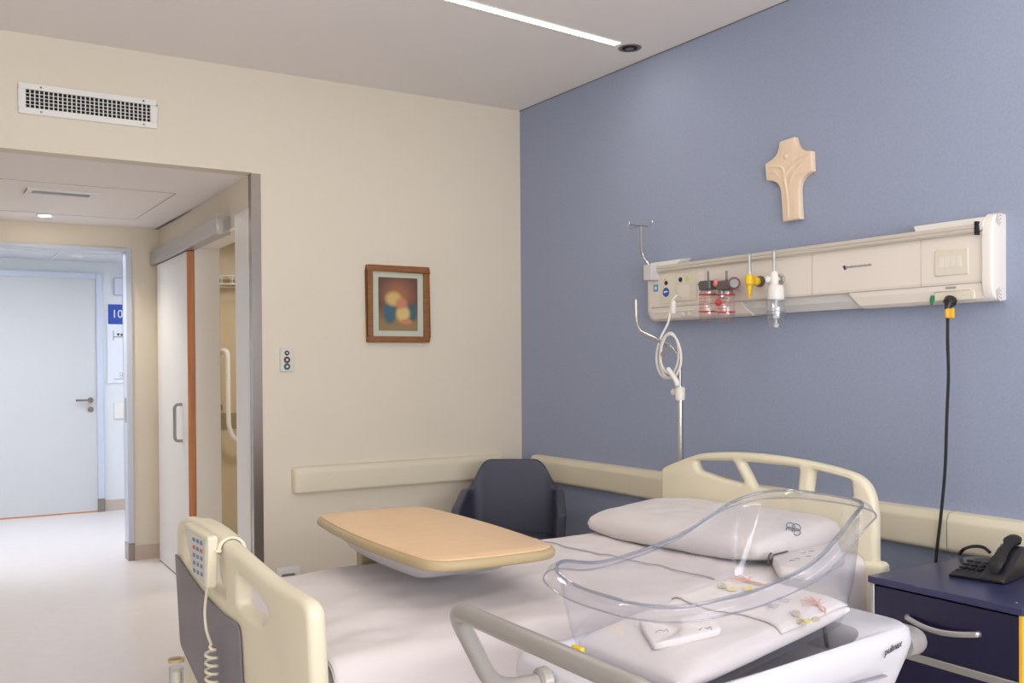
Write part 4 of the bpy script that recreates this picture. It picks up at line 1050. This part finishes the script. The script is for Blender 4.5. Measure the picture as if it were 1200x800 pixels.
# ================================================================= BASSINET TROLLEY
cart = thing('bassinet_trolley', 'white moulded bassinet trolley with grey tube handle beside the bed', 'trolley', (-1.70, -3.38, 0))
def rr3(x0, x1, y0, y1, r, z): return [Vector((a, c, z)) for a, c in rrect(x0, x1, y0, y1, r, 6)]
CX0, CX1, CY0, CY1, CZ = -2.075, -1.352, -3.575, -3.165, .80
def head(x, z):   # the body is a little higher at the head end
    k = min(max((x+1.62)/.16, 0), 1); k = k*k*(3-2*k); return z+.022*k-.012*(1-k)
rings = []
for z, gr, r in ((CZ-.115, -.05, .05), (CZ-.11, -.03, .06), (CZ-.055, -.006, .07), (CZ-.03, .0, .075), (CZ-.008, -.004, .07), (CZ, -.014, .066)):
    rings.append([Vector((p.x, p.y, head(p.x, p.z) if z > CZ-.06 else p.z)) for p in rr3(CX0-gr, CX1+gr, CY0-gr, CY1+gr, r, z)])
for z, gr, r in ((CZ-.001, -.030, .065), (CZ-.010, -.036, .06), (CZ-.056, -.044, .055), (CZ-.062, -.070, .04)):
    rings.append([Vector((p.x, p.y, head(p.x, p.z))) for p in rr3(CX0-gr+.02, CX1+gr-.095, CY0-gr, CY1+gr, r, z)])
MB().loft(rings).build('body', TRAY, cart, angle=50)
yy = CY0+.0008
MB().box(-1.98, CX1-.115, CY0+.002, CY0+.012, CZ-.062, CZ-.059).build('body_seam', INKG, cart, smooth=False)
ta, tb = P(1036.5, 765, 1, CY0-.004), P(1056.5, 753.5, 1, CY0-.004)
tdir = (tb-ta); tl = tdir.length; tdir.normalize()
def side(a, c, d): return ta+tdir*a+Vector((0, -d, c))
text('pulmax', tl/2.9, side, .0006, align='LEFT', shear=.3).build('lettering', INK, cart, smooth=False)
# push handles at both ends
hz = CZ
def handle(pts, r=.0155): return MB().tube(fillet(pts, .055, 8), r, 16)
b = MB()
b.tube(fillet([(-2.05, -3.315, .770), (-2.185, -3.315, .772), (-2.282, -3.345, .935), (-2.282, -3.86, .935), (-2.19, -3.88, .782), (-2.02, -3.88, .77), (-1.98, -3.55, .74)], [0, .05, .045, .05, .05, .08, 0], 8), .0155, 16)
b.build('push_handle', TUBE, cart, angle=60)
MB().lathe([(.0175, 0), (.024, .006), (.026, .022)], (-2.098, -3.315, .7705), (1, 0, 0), 18).build('handle_collar', TUBE, cart)
b = MB(); b.tube(fillet([(-1.37, -3.27, .775), (-1.318, -3.27, .775), (-1.318, -3.535, .775), (-1.37, -3.535, .775)], .03, 6), .026, 16); b.build('head_grip', TUBE, cart)
# prop rod for tilting
b = MB(); p1_, p2_ = P(965, 729, 1, -3.47), P(969.5, 758, 1, -3.47); b.tube([p1_, p2_], .0042, 8); b.build('prop_rod', GREYM, cart)
q = P(947, 757, 2, CZ-.066); MB().box(q.x-.03, q.x+.03, q.y-.015, q.y+.015, CZ-.074, CZ-.0655).build('rod_slot', DARK, cart, bevel=.004)
MB().box(-1.90, -1.50, -3.45, -3.30, .62, CZ-.10).build('under_box', TRAY, cart, bevel=.015)
MB().box(-1.76, -1.64, -3.42, -3.33, .10, .64).build('column', TRAY, cart, bevel=.012)
b = MB(); b.box(-2.02, -1.38, -3.41, -3.34, .08, .13); b.box(-2.05, -1.99, -3.60, -3.16, .07, .12); b.box(-1.41, -1.35, -3.60, -3.16, .07, .12); b.build('base', TRAY, cart, bevel=.012)
for x in (-2.02, -1.38):
    for y in (-3.57, -3.19): MB().lathe([(.035, -.012), (.035, .012)], (x, y, .0355), (0, 1, 0), 18).build('castor', BLACKR, cart, bevel=.003)

# ---- clear basin
TILT = .180
def fl(x): return .750+(x+1.93)*TILT        # basin floor height
bas = thing('bassinet_basin', 'clear acrylic baby basin with flared rim on the trolley', 'bassinet', (-1.70, -3.38, .80))
rim = [(-1.955, -3.205, .950), (-1.874, -3.195, .936), (-1.786, -3.195, .942), (-1.646, -3.195, .969), (-1.522, -3.195, 1.017), (-1.445, -3.205, 1.040),
       (-1.405, -3.25, 1.052), (-1.412, -3.36, 1.059), (-1.440, -3.465, 1.061), (-1.490, -3.53, 1.062), (-1.545, -3.556, 1.050), (-1.600, -3.556, 1.008), (-1.673, -3.556, .969), (-1.798, -3.556, .944), (-1.885, -3.556, .938), (-1.955, -3.54, .932),
       (-1.995, -3.49, .930), (-2.003, -3.40, .928), (-2.003, -3.31, .930), (-1.992, -3.235, .942)]
rc = cr(rim, 6, True); N = len(rc)
cen = Vector((-1.70, -3.38, 0))
# matching bottom loop: rounded rectangle sampled by the same parameter
bx0, bx1, by0, by1 = -1.935, -1.466, -3.510, -3.180
def botpt(p):
    x = min(max(p.x, bx0+.0), bx1); y = min(max(p.y, by0), by1)
    # rounded corners
    r = .06; cxx = min(max(x, bx0+r), bx1-r); cyy = min(max(y, by0+r), by1-r)
    d = Vector((x-cxx, y-cyy, 0))
    if d.length > r: d = d.normalized()*r; x, y = cxx+d.x, cyy+d.y
    return Vector((x, y, fl(x)))
bot = [botpt(p) for p in rc]
def outw(i):
    tn = (rc[(i+1) % N]-rc[i-1]); tn.z = 0; tn.normalize(); n_ = Vector((tn.y, -tn.x, 0))
    if n_.dot(rc[i]-cen) < 0: n_ = -n_
    return n_
ns_ = [outw(i) for i in range(N)]
def inn(k, z_): return [Vector((bot[i].x+(bot[i].x*0)-(bot[i]-cen).normalized().x*k, bot[i].y-(bot[i]-cen).normalized().y*k, bot[i].z+z_)) for i in range(N)]
rings = []
for k in (0, .1, .35, .65, .88): rings.append([bot[i].lerp(rc[i], k)+(ns_[i]*(.006*S(PI*k)-.010*(1-k)**6)) + Vector((0, 0, 0)) for i in range(N)])
rings.append(rc); fl_w = .022
rings.append([rc[i]+ns_[i]*.010+Vector((0, 0, .004)) for i in range(N)])
rings.append([rc[i]+ns_[i]*fl_w+Vector((0, 0, -.003)) for i in range(N)])
rings.append([rc[i]+ns_[i]*(fl_w+.007)+Vector((0, 0, -.016)) for i in range(N)])
wall_ = MB().loft(rings, True, False)
flo = MB(); c3 = Vector((cen.x, cen.y, fl(cen.x))); fr_ = [bot[i]+ns_[i]*-.010 for i in range(N)]
flo.add([c3]+fr_, [(0, i+1, (i+1) % N+1) for i in range(N)]); wall_.add(flo.v, flo.f)
wall_.build('shell', CLEAR, bas, angle=180, fix=False)
MB().tube([rc[i]+ns_[i]*.004+Vector((0, 0, .002)) for i in range(N)], .0034, 8, closed=True).build('rim_ridge', CLEARE, bas, angle=180)
MB().tube([rc[i]+ns_[i]*(fl_w+.007)+Vector((0, 0, -.017)) for i in range(N)], .0018, 6, closed=True).build('rim_edge', CLEARE, bas, angle=180)
# little feet that carry the basin on the trolley
for x in (-1.92, ):
    for y in (-3.50, -3.23): MB().box(x-.012, x+.012, y-.012, y+.012, CZ-.062, fl(x)-.0005).build('foot', CLEARE, bas)
# ---- mattress in the basin
cm = thing('bassinet_mattress', 'small white sheeted baby mattress inside the clear basin', 'mattress', (-1.70, -3.37, .81))
mx0, mx1, my0, my1 = -1.925, -1.475, -3.505, -3.185
def cmat(u, v, s_):
    x = u*2-1; y = v*2-1
    ex = max(1-abs(x)**7, 0)**.35; ey = max(1-abs(y)**6, 0)**.4; e = ex*ey
    X = (mx0+mx1)/2+(mx1-mx0)/2*x*(1-.03*abs(y)**4); Y = (my0+my1)/2+(my1-my0)/2*y*(1-.03*abs(x)**4)
    base = fl(X)+.003; h = .050-.010*(X-mx0)/(mx1-mx0)
    z = base+h/2+(h/2)*e*s_
    if s_ > 0: z += e*(.004*noise.noise(Vector((X*6+2, Y*8, 0)))+.003*noise.noise(Vector((X*16, Y*20, 4))))
    return Vector((X, Y, z))
b = MB().grid(60, 44, lambda i, j: cmat(.5-.5*Cc(PI*i), .5-.5*Cc(PI*j), 1)); b2 = MB().grid(60, 44, lambda i, j: cmat(.5-.5*Cc(PI*i), .5-.5*Cc(PI*j), -1)); b.add(b2.v, b2.f)
b.build('sheeted_pad', PILLOW, cm, angle=180)
def ctop(px, py, lift=.003):
    # top of the tilted pad
    p = Ppl(px, py, (-1.93, -3.4, .750+.049+lift), Vector((-TILT, 0, 1)).normalized()); return p
tz = lambda x, y: cmat((x-mx0)/(mx1-mx0), (y-my0)/(my1-my0), 1).z
def onpad(p, l=.002): return Vector((p.x, p.y, tz(p.x, p.y)+l)) if mx0 < p.x < mx1 and my0 < p.y < my1 else p
# printed band: folded-down sheet with printed motifs
band = []
q4 = [ctop(800, 695), ctop(868, 668), ctop(985, 698), ctop(935, 748)]
bandx0, bandx1 = -1.675, -1.479
b = MB().grid(20, 40, lambda i, j: (lambda X: cmat(min(max((X-mx0)/(mx1-mx0), .01), .995), .012+.976*j, 1)+Vector((0, 0, .0035)))(bandx0+(bandx1-bandx0)*i+.01*S(j*7)*(1-i)))
pb = b.build('folded_band', PILLOW, cm, angle=180, fix=False); q = pb.modifiers.new('s', 'SOLIDIFY'); q.thickness = .003; q.offset = 0
def motif(cx, cy, m_, strokes, name, r=.0017):
    b = MB()
    for s_ in strokes:
        pts = [onpad(ctop(cx+a, cy+c), .0095) for a, c in s_]; b.tube(cr(pts, 4), r, 6, flat=.4, up=(0, 0, 1))
    b.build(name, m_, cm)
fing = [[(1, 0), (-7, -1), (-15, -2)], [(1, 1), (-6, 2), (-14, 3)], [(2, -1), (-4, -3), (-10, -5)], [(4, -1), (0, -4), (-4, -6)], [(6, 0), (7, -3), (9, -5)], [(8, 0), (4, 1), (0, 0), (3, -1), (7, 0)]]
motif(871, 679, ORANGE, fing+[[(3, 0), (12, 2), (20, 5), (27, 7)], [(5, 1), (14, 4), (22, 7)]], 'orange_print')
motif(953, 706, ORANGE, fing+[[(3, 0), (10, 2), (14, 7), (14, 13)], [(5, 1), (11, 5), (12, 10)]], 'orange_print')
blobs = [[(-3, -2), (0, -3), (4, -2), (5, 1), (1, 2), (-3, 1), (-3, -2)], [(-2, 0), (3, 0)], [(-1, -1), (3, -1), (3, 1), (0, 1)]]
for x, y, m_ in ((856, 690, YPRINT), (876, 691, YPRINT), (845, 686, GPRINT), (932, 718, GPRINT), (946, 728, YPRINT), (938, 724, YPRINT), (955, 726, GPRINT)):
    motif(x, y, m_, blobs, 'yellow_print' if m_ is YPRINT else 'olive_print', .0020)
scr = [[(-8, 0), (-6, -2), (-4, 1), (-2, -2), (0, 1), (3, -2), (6, 0), (9, -2)], [(-6, 3), (-2, 2), (3, 3), (7, 1)]]
motif(905, 712, INKG, scr, 'script_print', .0008); motif(918, 705, INKG, scr, 'script_print', .0007)
# folded cloth
fc = thing('folded_baby_cloth', 'small folded white baby cloth with faint prints on the baby mattress', 'cloth', tuple(ctop(800, 748)))
cq = [ctop(748, 733), ctop(828, 724), ctop(847, 744), ctop(792, 757), ctop(765, 762)]
cc_ = sum(cq, Vector())/5; ol = fillet([Vector((p.x, p.y, 0)) for p in cq], .012, 4, True)
rr = []
for dz, k in ((.001, .96), (.004, 1), (.006, .98), (.007, .985), (.009, 1.0), (.013, .98), (.0145, .92), (.015, .45), (.015, .03)):
    rr.append([Vector((cc_.x+(p.x-cc_.x)*k, cc_.y+(p.y-cc_.y)*k, tz(cc_.x, cc_.y)+TILT*(p.x-cc_.x)+dz+.003*noise.noise(Vector((p.x*30, p.y*30, dz*50))))) for p in ol])
MB().loft(rr).build('cloth', PILLOW, fc, angle=180)
b = MB()
for x, y in ((775, 739), (826, 736)):
    pts = [ctop(x+a, y+c, .018) for a, c in ((-7, 2), (-2, -1), (3, 0), (6, -2), (8, 1))]; b.tube(cr(pts, 4), .0009, 5)
b.build('faint_print', INKG, fc)
# yellow tag of the pad at its foot end
q = ctop(678, 768, -.02); q = P(679, 769, 2, .83)
b = MB(); b.box(-2.022, -2.012, -3.345, -3.315, .802, .826); o = b.build('yellow_label', YEL, cm, bevel=.002)

# ================================================================= LIGHT
def area(name, loc, rot, sx, sy, e, col=(1, 1, 1)):
    L = bpy.data.lights.new(name, 'AREA'); L.shape = 'RECTANGLE'; L.size = sx; L.size_y = sy; L.energy = e; L.color = col
    o = bpy.data.objects.new(name, L); COL.objects.link(o); o.location = loc; o.rotation_euler = rot; return o
area('window_fill', ((WX0+WX1)/2, YF-.16, (WZ0+WZ1)/2), (PI/2+.7, 0, 0), WX1-WX0, WZ1-WZ0, 88, (1.0, .975, .95))  # fill at the unseen window, tilted up to brighten the ceiling
def spot(name, loc, e, ang, blend, col, r=.03):
    L = bpy.data.lights.new(name, 'SPOT'); L.energy = e; L.spot_size = math.radians(ang); L.spot_blend = blend; L.color = col; L.shadow_soft_size = r
    o = bpy.data.objects.new(name, L); COL.objects.link(o); o.location = loc; return o
spot('alcove_downlight_lamp', (-2.27, 2.0, HS-.012), 22, 130, .6, (1, .93, .84))
area('bathroom_lamp', (-.6, 1.4, HS-.02), (0, 0, 0), .5, .5, 9, (1, .95, .88))
W = bpy.data.worlds.new('sky'); sc.world = W; W.use_nodes = True
W.node_tree.nodes['Background'].inputs[0].default_value = (.75, .85, 1, 1); W.node_tree.nodes['Background'].inputs[1].default_value = .6
sc.view_settings.view_transform = 'Standard'; sc.view_settings.look = 'None'; sc.view_settings.gamma = 1; sc.view_settings.use_curve_mapping = False
sc.view_settings.exposure = 1.08
